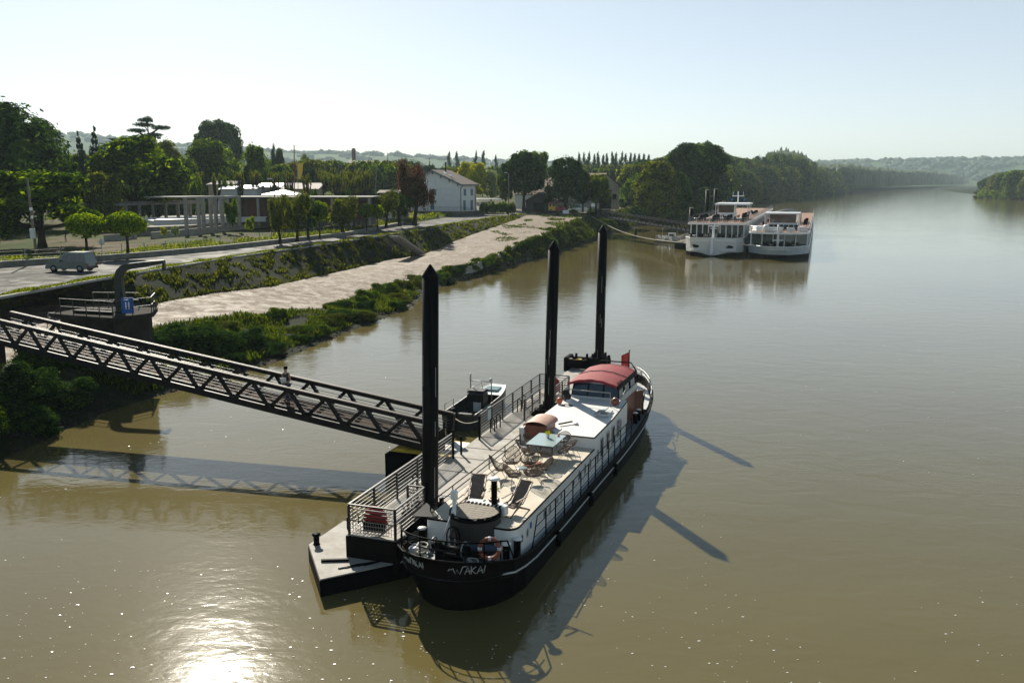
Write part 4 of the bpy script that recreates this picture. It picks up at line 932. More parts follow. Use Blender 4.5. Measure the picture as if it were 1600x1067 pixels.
# ---------------------------------------------------------------- pontoon frame: x = across (towards the barge), y = along
FO = Vector((-5.462, 28.399, 0)); FD = Vector((.32164, .94686, 0)); FX = Vector((.94686, -.32164, 0)); FRZ = -math.atan2(.32164, .94686)
def AF(v, u, z=0.0): return FO+FX*v+FD*u+Vector((0,0,z))
def rails(par, pts, h=1.05, n=5, post_sp=1.7, rr=.014, m='rail', z0=0.0, low=None, pr=.035, top=.035, name='railing', posts=True, frac=.5):
    """horizontal bar railing along a polyline (local coords)"""
    pts = [Vector(p) for p in pts]; mb = MB()
    up = Vector((0,0,1))
    for a, b_ in zip(pts, pts[1:]):
        mb.bar(a+up*h, b_+up*h, top*2, top*1.4)
        for k in range(n-1): z = h*frac+h*(1-frac)*(k)/(n-1); mb.bar(a+up*z, b_+up*z, rr*2, rr*2)
    r_ = mb.build(name, M_[m], par)
    for i, (a, b_) in enumerate(zip(pts, pts[1:])):
        L_ = (b_-a).length; k = max(1, round(L_/post_sp))
        if posts:
            for j in range(k+(1 if i == len(pts)-2 else 0)):
                p = a.lerp(b_, j/k); MB().bar(p+up*z0, p+up*(h-.02), pr*2, pr*2, up=(1,0,0)).build('rail_post', M_[m], par)
        if low:
            ml = MB(); c = int(L_/.09)
            for j in range(c): p = a.lerp(b_, (j+.5)/c); ml.bar(p+up*.1, p+up*low, .012, .012, up=(1,0,0))
            for z in (.1, low, .1+(low-.1)/3, .1+(low-.1)*2/3): ml.bar(a+up*z, b_+up*z, .02, .02)
            ml.build('mesh_panel', M_['galv'], par)
    return r_
po = empty('mooring_pontoon', AF(0,0), FRZ, 'long grey decked pontoon with black sides and bar railings beside the barge', 'pontoon')
Z = 1.4
MB().prism([(-.12,0),(1.75,0),(1.85,.6),(1.1,1.6),(1.1,3.6),(2.65,4.2),(2.65,16.2),(1.1,16.8),(1.1,19),(1.85,19.6),(1.85,29.4),(-.12,29.4)], .25, Z-.05).prism([(.1,.25),(1.5,.25),(1.5,29),(.1,29)], -.6, .28).build('hull', M_['hull_black'], po)
MB().prism([(-.06,.05),(1.7,.05),(1.78,.62),(1.04,1.62),(1.04,3.64),(2.58,4.26),(2.58,16.14),(1.04,16.76),(1.04,19.04),(1.78,19.66),(1.78,29.3),(-.06,29.3)], Z-.052, Z).build('deck', M_['deck_conc'], po)
for u in (4.5, 7.3, 9.1, 10.6, 12.4, 15.2): MB().box((1.3,u,Z+.006), (2.5,.05,.012)).build('deck_seam', M_['steel_dark'], po)
rails(po, [(0,9.1,Z),(0,0.05,Z),(1.7,.05,Z)], low=.5)
rails(po, [(1.7,.05,Z),(1.7,2.4,Z),(1.05,2.4,Z),(1.05,3.2,Z)], low=.5, post_sp=2.5)
rails(po, [(0,12.4,Z),(0,21.8,Z),(1.7,21.8,Z),(1.7,19,Z)], low=.5, post_sp=1.6)
rails(po, [(1.05,15.8,Z),(1.05,18.4,Z)], low=.5, post_sp=1.3)
for u in (13.2,14.0,17.2,18.0,4.6,5.4): MB().tube([(.22,u,Z),(.22,u,Z+.62),(.30,u,Z+.72),(.42,u,Z+.62),(.42,u,Z+.05)], .028, 6).build('bike_hoop', M_['black'], po)
for (v, u, h) in ((.15,11.9,1.05),(.2,9.55,.75),(.1,8.9,1.2)):
    MB().tube([(v,u,Z),(v,u,Z+h)], .05, 8).lathe([(.07,0),(.07,.04),(.02,.07)], (v,u,Z+h), 8).build('mooring_post', M_['black'], po)
MB().box((.0,13.6,Z+.82), (.05,.42,.62)).build('notice_board', mat('notice_board_blue',(.35,.45,.48),.4,.2,6), po)
MB().box((-.75,9.6,Z+.55), (.06,.55,.95), ch=.0).tube([(-.75,9.9,Z-.2),(-.75,9.9,Z+1.3)], .05, 6).build('black_board', M_['black'], po)
for u in (.1,21.6):
    c = Matrix.Translation((.88,u+(.16 if u < 1 else -.16),Z+.55)) @ Matrix.Rotation(R(90),4,'X')
    cs = MB().lathe([(.02,-.10),(.38,-.10),(.43,-.05),(.43,.05),(.38,.10),(.02,.10)], n=20, sx=1, sy=1.05, M=c).build('lifebuoy_case', M_['red'], po)
    MB().box((.88,u+(.04 if u < 1 else -.04),Z+.32), (.8,.05,.34)).build('case_lower_panel', M_['black'], cs)
    for s_ in (-.16,.16): MB().box((.88+s_,u+(.0 if u < 1 else 0),Z+.5), (.07,.03,.07)).build('latch', M_['galv'], cs)
def guide(u, v, z=Z):
    mb = MB()
    for a in (-.48,.48): mb.box((v+a,u,z+.12), (.16,1.2,.24)).box((v,u+a,z+.12), (1.2,.16,.238))
    g_ = mb.box((v-.65,u-.4,z-.15), (.4,.3,.5)).box((v-.65,u+.4,z-.15), (.4,.3,.5)).build('pile_guide', M_['black'], po)
    for a in range(4):
        an = a*math.pi/2+math.pi/4; MB().tube([(v+.46*math.cos(an),u+.46*math.sin(an),z+.1),(v+.46*math.cos(an),u+.46*math.sin(an),z+.5)], .09, 8).build('roller', M_['steel_dark'], g_)
guide(2.7,1.75); guide(17.6,1.77)
for u, v in ((29.0,1.7),): guide(u, v, Z+.55)
mb = MB(); mb.box((1.0,28.6,Z+.35), (2.6,.3,.5)).box((1.0,29.6,Z+.35), (2.6,.3,.5)).box((-.3,29.1,Z+.3), (.3,1.4,.9), ch=.05); mb.build('end_frame', M_['black'], po)
for x in (-.1,.5,2.2,): MB().box((x,28.6,Z+.64), (.35,.24,.06)).build('wear_plate', M_['yellow'] if x == .5 else M_['greywood'], po)
for x in (.3,1.0,2.4): MB().tube([(x,28.7,Z+.6),(x,28.7,Z+1.0)], .08, 8).build('bollard', M_['black'], po)
MB().box((-1.7,10.6,.55), (3.3,2.6,1.2)).box((-1.7,10.6,1.19), (3.0,2.4,.1)).build('landing_float', M_['black'], po)
MB().box((-1.7,10.6,1.262), (2.9,2.3,.03)).box((-2.75,10.2,1.3), (.5,1.2,.06)).build('landing_plate', M_['yellow'], po)
# piles
def pile(u, v, ztop, dx, label):
    p = AF(v, u, 0); o = empty('mooring_pile', p, 0, label, 'pile', 'three tall black mooring piles')
    MB().tube([(-dx*.25,0,-2.5),(dx,0,ztop-.42)], .285, 24).build('shaft', M_['pile'], o)
    MB().tube([(-dx*.25,0,-1.0),(-dx*.25+dx*1.25*(2.9/(ztop+2.0)),0,.75)], .291, 24).build('tide_band', M_['rustmark'], o)
    rs = random.Random(int(ztop*100+u)); 
    for k in range(5):
        a_ = rs.uniform(-2.6,-.6); z_ = rs.uniform(1.8,6.5); l_ = rs.uniform(.5,1.6); xs = lambda z: -dx*.25+dx*1.25*(z+2.5)/(ztop+2.1)
        MB().bar((xs(z_)+.288*math.cos(a_),.288*math.sin(a_),z_),(xs(z_+l_)+.288*math.cos(a_),.288*math.sin(a_),z_+l_),.02,.012,up=(math.cos(a_),math.sin(a_),0)).build('scrape_mark', M_['concrete'], o)
    MB().lathe([(.285,0),(.30,.02),(.30,.06),(.03,.46),(.01,.47)], (dx,0,ztop-.45), 10).build('cap', M_['pile'], o)
pile(2.7,1.75,10.25,.16,'tall black mooring pile nearest the camera, rising from the near end of the pontoon')
pile(17.6,1.77,10.15,.2,'tall black mooring pile in the middle, right of the railed walkway')
pile(29.0,1.7,10.4,.10,'farthest tall black mooring pile, behind the red wheelhouse roof')
# low bow platform
lp = empty('low_platform', AF(0,0), FRZ, 'low pointed pale deck floating in front of the pontoon end, with one bollard', 'platform')
poly = [(-1.9,.5),(-.05,-1.85),(2.0,.4),(2.0,2.9),(-1.85,2.9)]
MB().prism(poly, -.5, .56).build('hull', M_['black'], lp); MB().prism([(x*.985,y*.985+.01) for x,y in poly], .558, .6).build('deck', M_['deck_conc'], lp)
MB().lathe([(.13,0),(.10,.05),(.10,.3),(.15,.34),(.15,.38),(.02,.4)], (-1.62,.6,.6), 14).build('bollard', M_['black'], lp)
MB().box((-.3,-.45,.64), (.9,.1,.08), rz=.4).build('cleat', M_['black'], lp)
mb = MB()
for k in range(5): mb.bar((.15+.16*k,-.95+.12*k,.62),(.55+.16*k,-.45+.12*k,.62),.03,.03)
mb.bar((.1,-.95,.62),(.8,-.4,.62),.03,.03).bar((.5,-.5,.62),(1.2,.05,.62),.03,.03).build('grating', M_['black'], lp)
MB().tube([(-1.3,2.2,.6),(-1.3,2.2,1.0),(-1.1,2.3,1.15),(-.9,2.3,1.0),(-.9,2.3,.6)], .025, 6).build('hoop', M_['black'], lp)
# ---------------------------------------------------------------- gangway
a = W(664, 697, 1.5); b_ = W(-20, 528, 4.55); d = (b_-a); L_ = d.length; ang = math.atan2(d.y, d.x); slope = math.asin(d.z/L_)
gw = empty('gangway', a, 0, 'long dark steel truss footbridge sloping from the quay down to the pontoon', 'gangway')
gw.rotation_euler = Matrix((d.normalized(), Vector((-math.sin(ang), math.cos(ang), 0)), d.normalized().cross(Vector((-math.sin(ang), math.cos(ang), 0))))).transposed().to_euler()
# local: x along up the gangway, y across (far side is -y), z up
wd = 1.75; hh = 1.12; far = -wd; np_ = 13; pl = L_/np_
def gy(s): return 0 if s == 0 else far
M_['gang'] = mat('gangway_steel', (.012,.010,.009), .5, .4, 3, spec=.25)
M_['gangtop'] = mat('top_rail_glint', (.10,.075,.06), .6, .3, 3, spec=.3)  # lighter tone standing in for the glint along the top chords
for s_ in (0, 1):
    y = gy(s_)
    ch = MB().bar((-.4,y,hh),(L_+.3,y,hh),.20,.2).build('top_chord', M_['gang'], gw); MB().bar((-.4,y,hh+.108),(L_+.3,y,hh+.108),.10,.012).build('glint_strip', M_['gangtop'], ch)  # thin light cap paints the glint on each dark chord
    MB().bar((-.4,y,-.05),(L_+.3,y,-.05),.22,.30).build('bottom_chord', M_['gang'], gw)
    for k in range(np_):
        x0, x1, xm = k*pl, (k+1)*pl, (k+.5)*pl
        MB().bar((x0+.08,y,.08),(xm-.06,y,hh-.07),.14,.14).build('diagonal', M_['gang'], gw)
        MB().bar((x1-.08,y,.08),(xm+.06,y,hh-.07),.14,.14).build('diagonal', M_['gang'], gw)
    mb = MB()
    for z in (.25,.4,.55,.7,.85): mb.bar((-.3,y+(-.11 if s_ == 0 else .11),z),(L_+.2,y+(-.11 if s_ == 0 else .11),z),.025,.025)
    mb.build('hand_rails', M_['gang'] if s_ == 0 else M_['rail'], gw)
    MB().bar((-.3,y+(-.16 if s_ == 0 else .16),.15),(L_+.2,y+(-.16 if s_ == 0 else .16),.15),.03,.10).build('kick_plate', M_['gang'] if s_ == 0 else M_['concrete'], gw)
mb = MB(); nb = int(L_/.16)
for k in range(nb): mb.box(((k+.5)*L_/nb,far/2,.055), (L_/nb-.025,wd-.2,.05))
mb.build('deck_boards', mat('worn_gangway_boards',(.17,.125,.095),.85,.4,2,spec=.05), gw)
mb = MB()
for k in range(np_+1): mb.bar((k*pl,0,-.08),(k*pl,far,-.08),.1,.12)
mb.build('cross_members', M_['gang'], gw)
for s_ in (0, 1): MB().box((-.35,gy(s_),.45), (.3,.22,1.5)).build('end_post', M_['gang'], gw)
MB().box((-.9,far/2,-.1), (1.5,wd-.1,.06), ry=.12).build('landing_flap', M_['galv'], gw)
MB().box((-.2,far/2,-.3), (.5,wd*.9,.35)).build('end_bearing', M_['gang'], gw)
# abutment with gate at the top
q = b_+Vector((-3.3,1.2,0)); ab = empty('gangway_abutment', (q.x,q.y,0), ang, 'dark concrete abutment with a railed gate at the top of the long gangway', 'abutment'); zt = b_.z
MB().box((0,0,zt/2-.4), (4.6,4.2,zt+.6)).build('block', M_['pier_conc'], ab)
MB().box((0,0,zt-.04), (4.8,4.4,.1)).build('slab', M_['concrete'], ab)
o = MB().bar((-2.1,-1.6,zt),(-2.1,-1.6,zt+2.6),.09,.09).build('gate_post', M_['black'], ab)
MB().bar((-2.25,0.9,zt),(-2.25,.9,zt+1.4),.07,.07).build('gate_post', M_['black'], ab)
rails(ab, [(-2.2,-2,zt),(2.1,-2,zt)], h=1.4, n=2, post_sp=2.1, frac=.6); rails(ab, [(-2.2,2,zt),(2.1,2,zt)], h=1.2, n=2, post_sp=2.1, frac=.6)
mb = MB()
for k in range(16): mb.bar((-2.2,-1.5+k*.15,zt+.1),(-2.2,-1.5+k*.15,zt+1.7),.03,.03)
mb.bar((-2.2,-1.6,zt+1.7),(-2.2,.9,zt+1.7),.05,.05).bar((-2.2,-1.6,zt+.1),(-2.2,.9,zt+.1),.05,.05).build('gate', M_['black'], ab)
# road link from abutment to the road
x0 = q.x-2.3
ln = MB().prism([(x0,q.y-1.8),(x0,q.y+1.8),(L2(q.y)[0]-.2,q.y+1.8),(L2(q.y)[0]-.2,q.y-1.8)], zt-.5, zt-.05).build('landing_slab', M_['concrete']); tag(ln, 'concrete landing between the road verge and the gangway abutment', 'slab')
# ---------------------------------------------------------------- crane pier
zp = 4.7; A = W(79,490,zp); B = W(176,497,zp); Cc = W(239.5,488.5,zp); D = Vector((-23.9,59.9,zp)); E_ = Vector((-28.6,60.2,zp)); cen = (A+B+Cc+D+E_)/5
cp = empty('crane_pier', (cen.x,cen.y,0), 0, 'dark concrete pier with an overhanging railed platform on the bank', 'pier')
lc = [(p.x-cen.x, p.y-cen.y) for p in (A,B,Cc,D,E_)]
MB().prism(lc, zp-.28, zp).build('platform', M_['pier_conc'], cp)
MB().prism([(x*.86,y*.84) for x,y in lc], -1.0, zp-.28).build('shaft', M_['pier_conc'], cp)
def LP(px, py): p = W(px,py,zp); return Vector((p.x-cen.x, p.y-cen.y, zp))
ins = [Vector((x*.96,y*.94,zp)) for x,y in lc]
al = ins[0].lerp(ins[1], .13)
rails(cp, [al, ins[1], ins[2], ins[3]], h=1.0, n=2, post_sp=1.1, frac=.5, m='rail', rr=.018, pr=.025, top=.022)
rails(cp, [ins[4].lerp(ins[3],.05), ins[4].lerp(ins[3],.75)], h=1.0, n=2, post_sp=1.2, frac=.5, m='rail', rr=.018, pr=.025, top=.022)
MB().bar(LP(118,489)+Vector((0,0,.1)), LP(176,492)+Vector((0,0,.1)), .25, .2).build('timber', M_['black'], cp)
mb = MB(); l0 = LP(76,490)+Vector((0,0,.1))
for s_ in (0,.45): mb.bar(l0+Vector((s_,0,0)), l0+Vector((s_-.1,-.3,-1.4)), .04,.04)
for k in range(4): mb.bar(l0+Vector((-.02*k,-.06*k,-.3*k-.05)), l0+Vector((.45-.02*k,-.06*k,-.3*k-.05)), .03,.03)
mb.build('ladder', M_['galv'], cp)
cr_ = empty('jib_crane', (-25.35,57.6,zp), 0, 'old green black swan neck jib crane standing on the pier', 'crane')
M_['crane'] = mat('crane_green', (.018,.028,.02), .5, .5, 2)
def sec(path, r0, n=8): pass
MB().lathe([(.42,0),(.42,.12),(.34,.16)], (0,0,0), 14).build('foot', M_['crane'], cr_)
path = [(0,0,.1,.56),(0,0,1.0,.54),(0,0,2.0,.48),(.02,0,2.3,.47),(.12,0,2.62,.46),(.36,0,2.86,.43),(.75,0,2.98,.38),(1.8,0,3.12,.34),(3.0,0,3.28,.22)]
rows = []
for i, (x, y, z, w_) in enumerate(path):
    a = Vector(path[max(i-1,0)][:3]); c = Vector(path[min(i+1,len(path)-1)][:3]); t = (c-a).normalized(); n_v = Vector((t.z,0,-t.x)); p = Vector((x,y,z))
    rows.append([p+n_v*w_/2+Vector((0,-.2,0)), p+n_v*w_/2+Vector((0,.2,0)), p-n_v*w_/2+Vector((0,.2,0)), p-n_v*w_/2+Vector((0,-.2,0))])
MB().loft(rows, True, False, True).build('swan_neck', M_['crane'], cr_)
MB().box((2.97,0,3.0), (.12,.3,.42)).lathe([(.02,-.16),(.09,-.16),(.09,.16),(.02,.16)], n=10, M=Matrix.Translation((2.95,0,2.86)) @ Matrix.Rotation(R(90),4,'X')).build('hook_sheave', M_['crane'], cr_)
MB().box((.0,-.32,1.1), (.3,.12,.5)).lathe([(.02,-.06),(.2,-.06),(.2,.06),(.02,.06)], n=14, M=Matrix.Translation((-.02,.3,1.0)) @ Matrix.Rotation(R(90),4,'X')).build('winch', M_['crane'], cr_)
sg = empty('blue_sign', W(201.5,492,zp)+Vector((0,-.12,.05)), 0, 'blue rectangular sign with two white bars reading II on the pier railing', 'sign')
sg.rotation_euler.z = -.25+math.radians(20)
MB().box((0,0,.56), (.74,.03,1.0)).build('panel', M_['blue'], sg)
for s_ in (-.09,.09): MB().box((s_,-.018,.56), (.075,.012,.46)).build('bar', M_['white'], sg)
# ---------------------------------------------------------------- work boat beyond the pontoon
wb = empty('work_boat', AF(-3.3,17.7), FRZ, 'small dark aluminium work boat with an outboard motor moored behind the pontoon', 'boat')
hw = lambda t: .92*(1-max(0,t-.55)**2*2.6)
rows = []
for i in range(13):
    t = i/12; y = t*6.6; w_ = max(.12,hw(t)); zt_ = .85+.25*t*t
    rows.append([(-w_,y,zt_),(-w_*.96,y,.45),(-w_*.75,y,-.1),(0,y,-.25),(w_*.75,y,-.1),(w_*.96,y,.45),(w_,y,zt_)])
MB().loft(rows, False, False).add([tuple(p) for p in rows[0]], [[6,5,4,3,2,1,0]]).add([tuple(p) for p in rows[-1]], [[0,1,2,3,4,5,6]]).build('hull', mat('boat_black',(.03,.032,.03),.4,.3,3), wb)
MB().loft([[(-max(.1,hw(i/12)*.95),i/12*6.6,.35),(max(.1,hw(i/12)*.95),i/12*6.6,.35)] for i in range(9)]).build('floor', M_['steel_dark'], wb)
MB().loft([[(-max(.1,hw(i/12)*.97),i/12*6.6,.85+.25*(i/12)**2+.01),(max(.1,hw(i/12)*.97),i/12*6.6,.85+.25*(i/12)**2+.01)] for i in range(8,13)]).build('foredeck', M_['white'], wb)
MB().prism([(-.45,5.0),(.45,5.0),(.4,5.9),(-.4,5.9)],1.0,1.12).build('hatch', mat('green_glass',(.12,.22,.2),.2,.1,2), wb)
MB().tube([rows[i][0] for i in range(13)]+[rows[-1][-1]]+[rows[12-i][-1] for i in range(13)], .035, 6).build('gunwale', M_['galv'], wb)
MB().box((.15,2.6,.95), (.95,.9,1.15), ch=.08).build('console', M_['rail'], wb); MB().box((.3,2.13,.8), (.45,.03,.55)).build('console_door', M_['greywhite'], wb)
MB().box((.15,2.62,1.6), (1.0,.8,.12), ch=.05).box((.1,2.13,1.25), (.8,.04,.4)).build('console_top', M_['steel_dark'], wb)
MB().tube([(-.5,3.2,.4),(-.5,3.2,2.0),(.75,3.2,2.0),(.75,3.2,.4)], .035, 6).build('arch', M_['galv'], wb)
MB().tube([(-.5,3.2,2.0),(-.5,3.2,2.4)], .05, 6).lathe([(.08,0),(.1,.1),(.02,.16)], (.72,3.2,2.05), 10).build('light', M_['greywhite'], wb)
om = MB().box((-.25,-.15,.95), (.42,.6,.55), ch=.1).box((-.25,-.2,.3), (.16,.24,.9)).build('outboard_motor', M_['black'], wb)
MB().tube([(-.9,.4,.88),(-.9,.4,1.25),(-.9,1.6,1.3),(-.9,1.6,.9)], .02, 6).tube([(-.86,3.6,.95),(-.86,3.6,1.35),(-.6,5.2,1.45),(-.5,5.2,1.0)], .02, 6).build('guard_rail', M_['galv'], wb)
for y in (.7,1.5): MB().box((0,y,.5), (1.6,.28,.06)).build('bench', M_['steel_dark'], wb)
c0 = AF(-4.0,18.0,.9); c1 = AF(.15,11.9,Z+.9)
ro = MB().tube([c0.lerp(c1,t)-Vector((0,0,.35*math.sin(math.pi*t))) for t in [i/10 for i in range(11)]], .02, 5).build('mooring_rope', mat('pale_rope',(.5,.47,.38),.9,.2,8)); tag(ro, 'pale rope from the small work boat to the black post on the pontoon', 'rope')
# ---------------------------------------------------------------- person on the gangway
def body(name, joints, bones, radii, m, parent, sub=2):
    me = bpy.data.meshes.new(name); me.from_pydata([Vector(j) for j in joints], bones, []); o = bpy.data.objects.new(name, me); C.objects.link(o); o.parent = parent
    md = o.modifiers.new('skin', 'SKIN'); md.use_smooth_shade = True
    for i, r in enumerate(radii): me.skin_vertices[0].data[i].radius = (r, r) if not isinstance(r, tuple) else r
    me.skin_vertices[0].data[0].use_root = True
    s_ = o.modifiers.new('sub', 'SUBSURF'); s_.levels = s_.render_levels = sub; me.materials.append(m); return o
skin = mat('skin', (.42,.25,.18), .55, .1, 4)
def gpt(x, y, z): return gw.matrix_world @ Vector((x, y, z))
bpy.context.view_layer.update()
def pxof(q): return 800+F_*q.x/(q.y*CP+(H_-q.z)*SP)
best = min((abs(pxof(gpt(L_*t, far*.55, .08))-450), t) for t in [i/200 for i in range(200)])[1]
pp = gpt(L_*best, far*.55, .085)
pe = empty('person', pp, math.radians(-25), 'person in black vest and jeans standing on the gangway holding a white paper', 'person')
J = [(0,0,.93),(0,0,1.12),(0,-.01,1.32),(0,-.02,1.46),(0,-.03,1.55),(0,-.04,1.66),(0,-.04,1.74),
     (.09,0,.88),(.10,-.10,.50),(.10,-.04,.09),(.10,-.16,.04), (-.09,0,.88),(-.10,.06,.50),(-.10,.16,.10),(-.10,.05,.04),
     (.19,-.01,1.40),(.24,-.02,1.14),(.14,-.22,1.06),(.08,-.29,1.10), (-.19,-.01,1.40),(-.25,.02,1.14),(-.22,-.06,.90),(-.21,-.10,.80)]
Bn = [(0,1),(1,2),(2,3),(3,4),(4,5),(5,6),(0,7),(7,8),(8,9),(9,10),(0,11),(11,12),(12,13),(13,14),(3,15),(15,16),(16,17),(17,18),(3,19),(19,20),(20,21),(21,22)]
Rr = [.14,.13,.155,.09,.055,.085,.07,.095,.062,.045,.04,.095,.062,.045,.04,.06,.045,.034,.028,.06,.045,.034,.028]
body('body', J, Bn, Rr, skin, pe)
def cloth(name, idx, bn, grow, m):
    mp_ = {j: i for i, j in enumerate(idx)}
    return body(name, [J[i] for i in idx], [(mp_[a], mp_[b2]) for a, b2 in bn], [Rr[i]+grow for i in idx], m, pe)
jeans = mat('jeans', (.07,.10,.15), .85, .3, 10); vest = mat('black_vest', (.015,.016,.018), .85, .3, 6)
cloth('trousers', [0,7,8,9,11,12,13], [(0,7),(7,8),(8,9),(0,11),(11,12),(12,13)], .014, jeans)
cloth('vest', [1,2,3,15,19,0], [(1,2),(2,3),(3,15),(3,19),(1,0)], .018, vest)
MB().lathe([(.02,-.05),(.09,-.02),(.105,.05),(.08,.11),(.02,.135)], (0,-.02,1.70), 14).build('hair', M_['black'], pe)
for s_ in (-.03,.03): MB().lathe([(.002,-.008),(.008,0),(.002,.008)], (s_,-.125,1.685), 6).build('eye', M_['black'], pe)
MB().box((0,-.13,1.655), (.025,.03,.05), tp=(.6,.3)).build('nose', skin, pe)
for (x, y, z) in ((.08,-.30,1.10),(-.21,-.115,.78)):
    for k in range(4): MB().tube([(x-.024+.016*k,y,z),(x-.026+.017*k,y-.045,z-.02-.003*k),(x-.024+.016*k,y-.05,z-.055)], [.009,.008,.006], 6).build('finger', skin, pe)
    MB().tube([(x+.03,y,z+.005),(x+.045,y-.03,z-.015)], [.010,.008], 6).build('thumb', skin, pe)
for s_, y in ((.10,-.10),(-.10,.10)): MB().box((s_,y,.035), (.095,.27,.07), ch=.025).build('shoe', M_['black'], pe)
pa = MB().box((0,0,0), (.24,.015,.32), rx=.35, rz=.3).build('paper', M_['white']); tag(pa, 'white sheaf of paper held by the person on the gangway', 'paper')
pa.location = pp+Matrix.Rotation(math.radians(-25),3,'Z') @ Vector((.10,-.33,1.18))
# ---------------------------------------------------------------- fluff and foam on the water
rg = random.Random(21); mb = MB()
for i in range(2400):
    px = rg.uniform(-20, 1650); py = 1100-760*rg.random()**1.6
    if py < 470: continue
    if px > 700 and rg.random() < .55: continue
    p = W(px, py, .012); r = rg.choice([.012,.015,.02,.02,.025,.03,.04])*rg.uniform(.4,.8)
    x_, y_ = L5(p.y)
    if noise.noise(Vector((p.x*.12+3, p.y*.07, 1))) < -.05+.35*(rg.random()-.5): continue
    if p.x < x_+.4: continue
    k = rg.uniform(1,2.2); an = rg.uniform(0,6.28)
    mb.add([(p.x+r*k*math.cos(an+t)*1.0, p.y+r*math.sin(an+t), .012+.004*(j%2)) for j, t in enumerate((0,1.2,2.3,3.4,4.7))], [[0,1,2,3,4]])
tag(mb.build('floating_fluff', M_['white']), 'white poplar fluff and foam flecks drifting on the brown water', 'fluff', kind='stuff')
# ---------------------------------------------------------------- the barge
SL = .031; BD = (FD+FX*SL).normalized(); BX = (FX-FD*SL).normalized(); BO = AF(4.05,-1.25); BRZ = -math.atan2(BD.x, BD.y)
def BF(x, y, z=0.0): return BO+BX*x+BD*y+Vector((0,0,z))
def BI(px, py, z):
    q = W(px, py, z)-BO; return q.dot(BX), q.dot(BD)
def pxb(x, y, z): return pxof(BF(x, y, z))
def solve_y(px, x, z):
    a, b_ = -2.0, 29.0
    for _ in range(40):
        m_ = (a+b_)/2
        if pxb(x, m_, z) < px: a = m_
        else: b_ = m_
    return a
ba = empty('river_barge', BO, BRZ, 'old black hulled barge with cream sun deck, white cabin and red wheelhouse canopy', 'barge')
def sheer(y): return interp(y, [-1,.3,1.5,3,6,16,20,24,28.5], [1.92,1.72,1.35,1.12,1.02,1.0,1.12,1.45,1.75])
def outline(s, grow=0.0, n=26, zf=None):
    y0 = -.72+(1-s)*.9-grow; y1 = 28.2-(1-s)*2.2+grow; Lb = 1.7+(1-s)*1.8; Ls = 8+(1-s)*2; Bm = (1.9-.12*(1-s))+grow
    pts = []
    for k in range(n+1):
        t = k/n; y = lerp(y0, y1, .5-.5*math.cos(math.pi*t)) if True else 0
        tb = min(1, max(0, (y-y0)/Lb)); ts = min(1, max(0, (y1-y)/Ls))
        w_ = Bm*(1-(1-tb)**2.2)**.5*(1-(1-ts)**2.3)**.7
        pts.append((max(w_, .02), y))
    cx = lambda y: -.5*max(0, (y-14)/14)**2
    return [(x+cx(y), y) for x, y in pts]+[(-x+cx(y), y) for x, y in reversed(pts)]
rows = []
for s in (0,.18,.4,.6,.8,1.0):
    rows.append([(x, y, lerp(-.7, sheer(y), s)) for x, y in outline(s)])
rows.append([(x, y, sheer(y)+.001) for x, y in outline(1, -.07)])
rows.append([(x, y, sheer(y)-(.62 if y < 1.6 else .05 if y < 18.5 else .5)) for x, y in outline(1, -.09)])
MB().loft(rows, True, False).build('hull', M_['hull_black'], ba)
o_ = outline(1, -.08); mb = MB(); N2 = len(o_)//2
dz = lambda y: 1.22 if y < 1.75 else (.95 if y < 18 else 1.05)
mb.loft([[(o_[-1-k][0], y, dz(y)), (x, y, dz(y))] for k, (x, y) in enumerate(o_[:N2])], smooth=False); mb.build('side_deck', mat('grey_deck_paint',(.12,.15,.17),.5,.2,2), ba)
for nm_, s, gr, dzv, m in (('rubbing_strake', .80, .03, 0, 'white'), ('gunwale_rail', 1.0, .03, .0, 'black')):
    pts = []; oo = outline(s)
    for i_, (x, y) in enumerate(oo):
        a_ = Vector(oo[i_-1]); b2 = Vector(oo[(i_+1) % len(oo)]); t_ = (b2-a_).normalized(); pts.append(Vector((x+t_.y*gr, y-t_.x*gr, lerp(-.7, sheer(y), s) if s < 1 else sheer(y))))
    MB().tube(pts, .032 if s < 1 else .04, 6, closed=True).build(nm_, M_[m] if m != 'white' else mat('worn_white_stripe',(.5,.52,.5),.5,.2,3), ba)
# deckhouse
def house(xl, xr, y0, y1, z0, z1, r, taper=0):
    o = []
    for (cx, cy, a0) in ((xr-r, y0+r, -90), (xr-taper, y1, None), (xl, y1, None), (xl+r*.3, y0+r*.3, 180)):
        if a0 is None: o.append((cx, cy))
        else:
            rr = r if a0 == -90 else r*.3
            for k in range(6): a = R(a0+k*18); o.append((cx+rr*math.cos(a), cy+rr*math.sin(a)))
    return o
HX, HZ = 1.62, 2.1
h1 = house(-1.52, HX, 1.75, 11.2, .6, HZ, .38)
MB().prism(h1, .6, HZ-.03).build('deckhouse_wall', M_['white'], ba)
mb = MB(); mb.prism([(x*1.012, y+(-.02 if y < 5 else 0)) for x, y in h1], HZ-.03, HZ+.02); mb.build('deckhouse_edge', M_['black'], ba)
MB().prism([(x*.992, y+(.02 if y < 5 else -.004)) for x, y in h1], HZ+.0, HZ+.026).build('sun_deck', M_['cream'], ba)
h2 = [(-1.58,11.2),(HX,11.2),(1.6,14.5),(1.42,17.9),(-1.55,17.9)]
MB().prism(h2, .6, 2.56).build('cabin_wall', M_['white'], ba)
MB().prism([(x*1.012, y+(-.03 if y < 12 else 0)) for x, y in h2], 2.56, 2.60).build('cabin_edge', M_['black'], ba)
MB().prism([(x*.99, y+(-.01 if y < 12 else 0)) for x, y in h2], 2.59, 2.615).build('cabin_roof', mat('roof_white',(.80,.78,.74),.45,.08,1.5), ba)
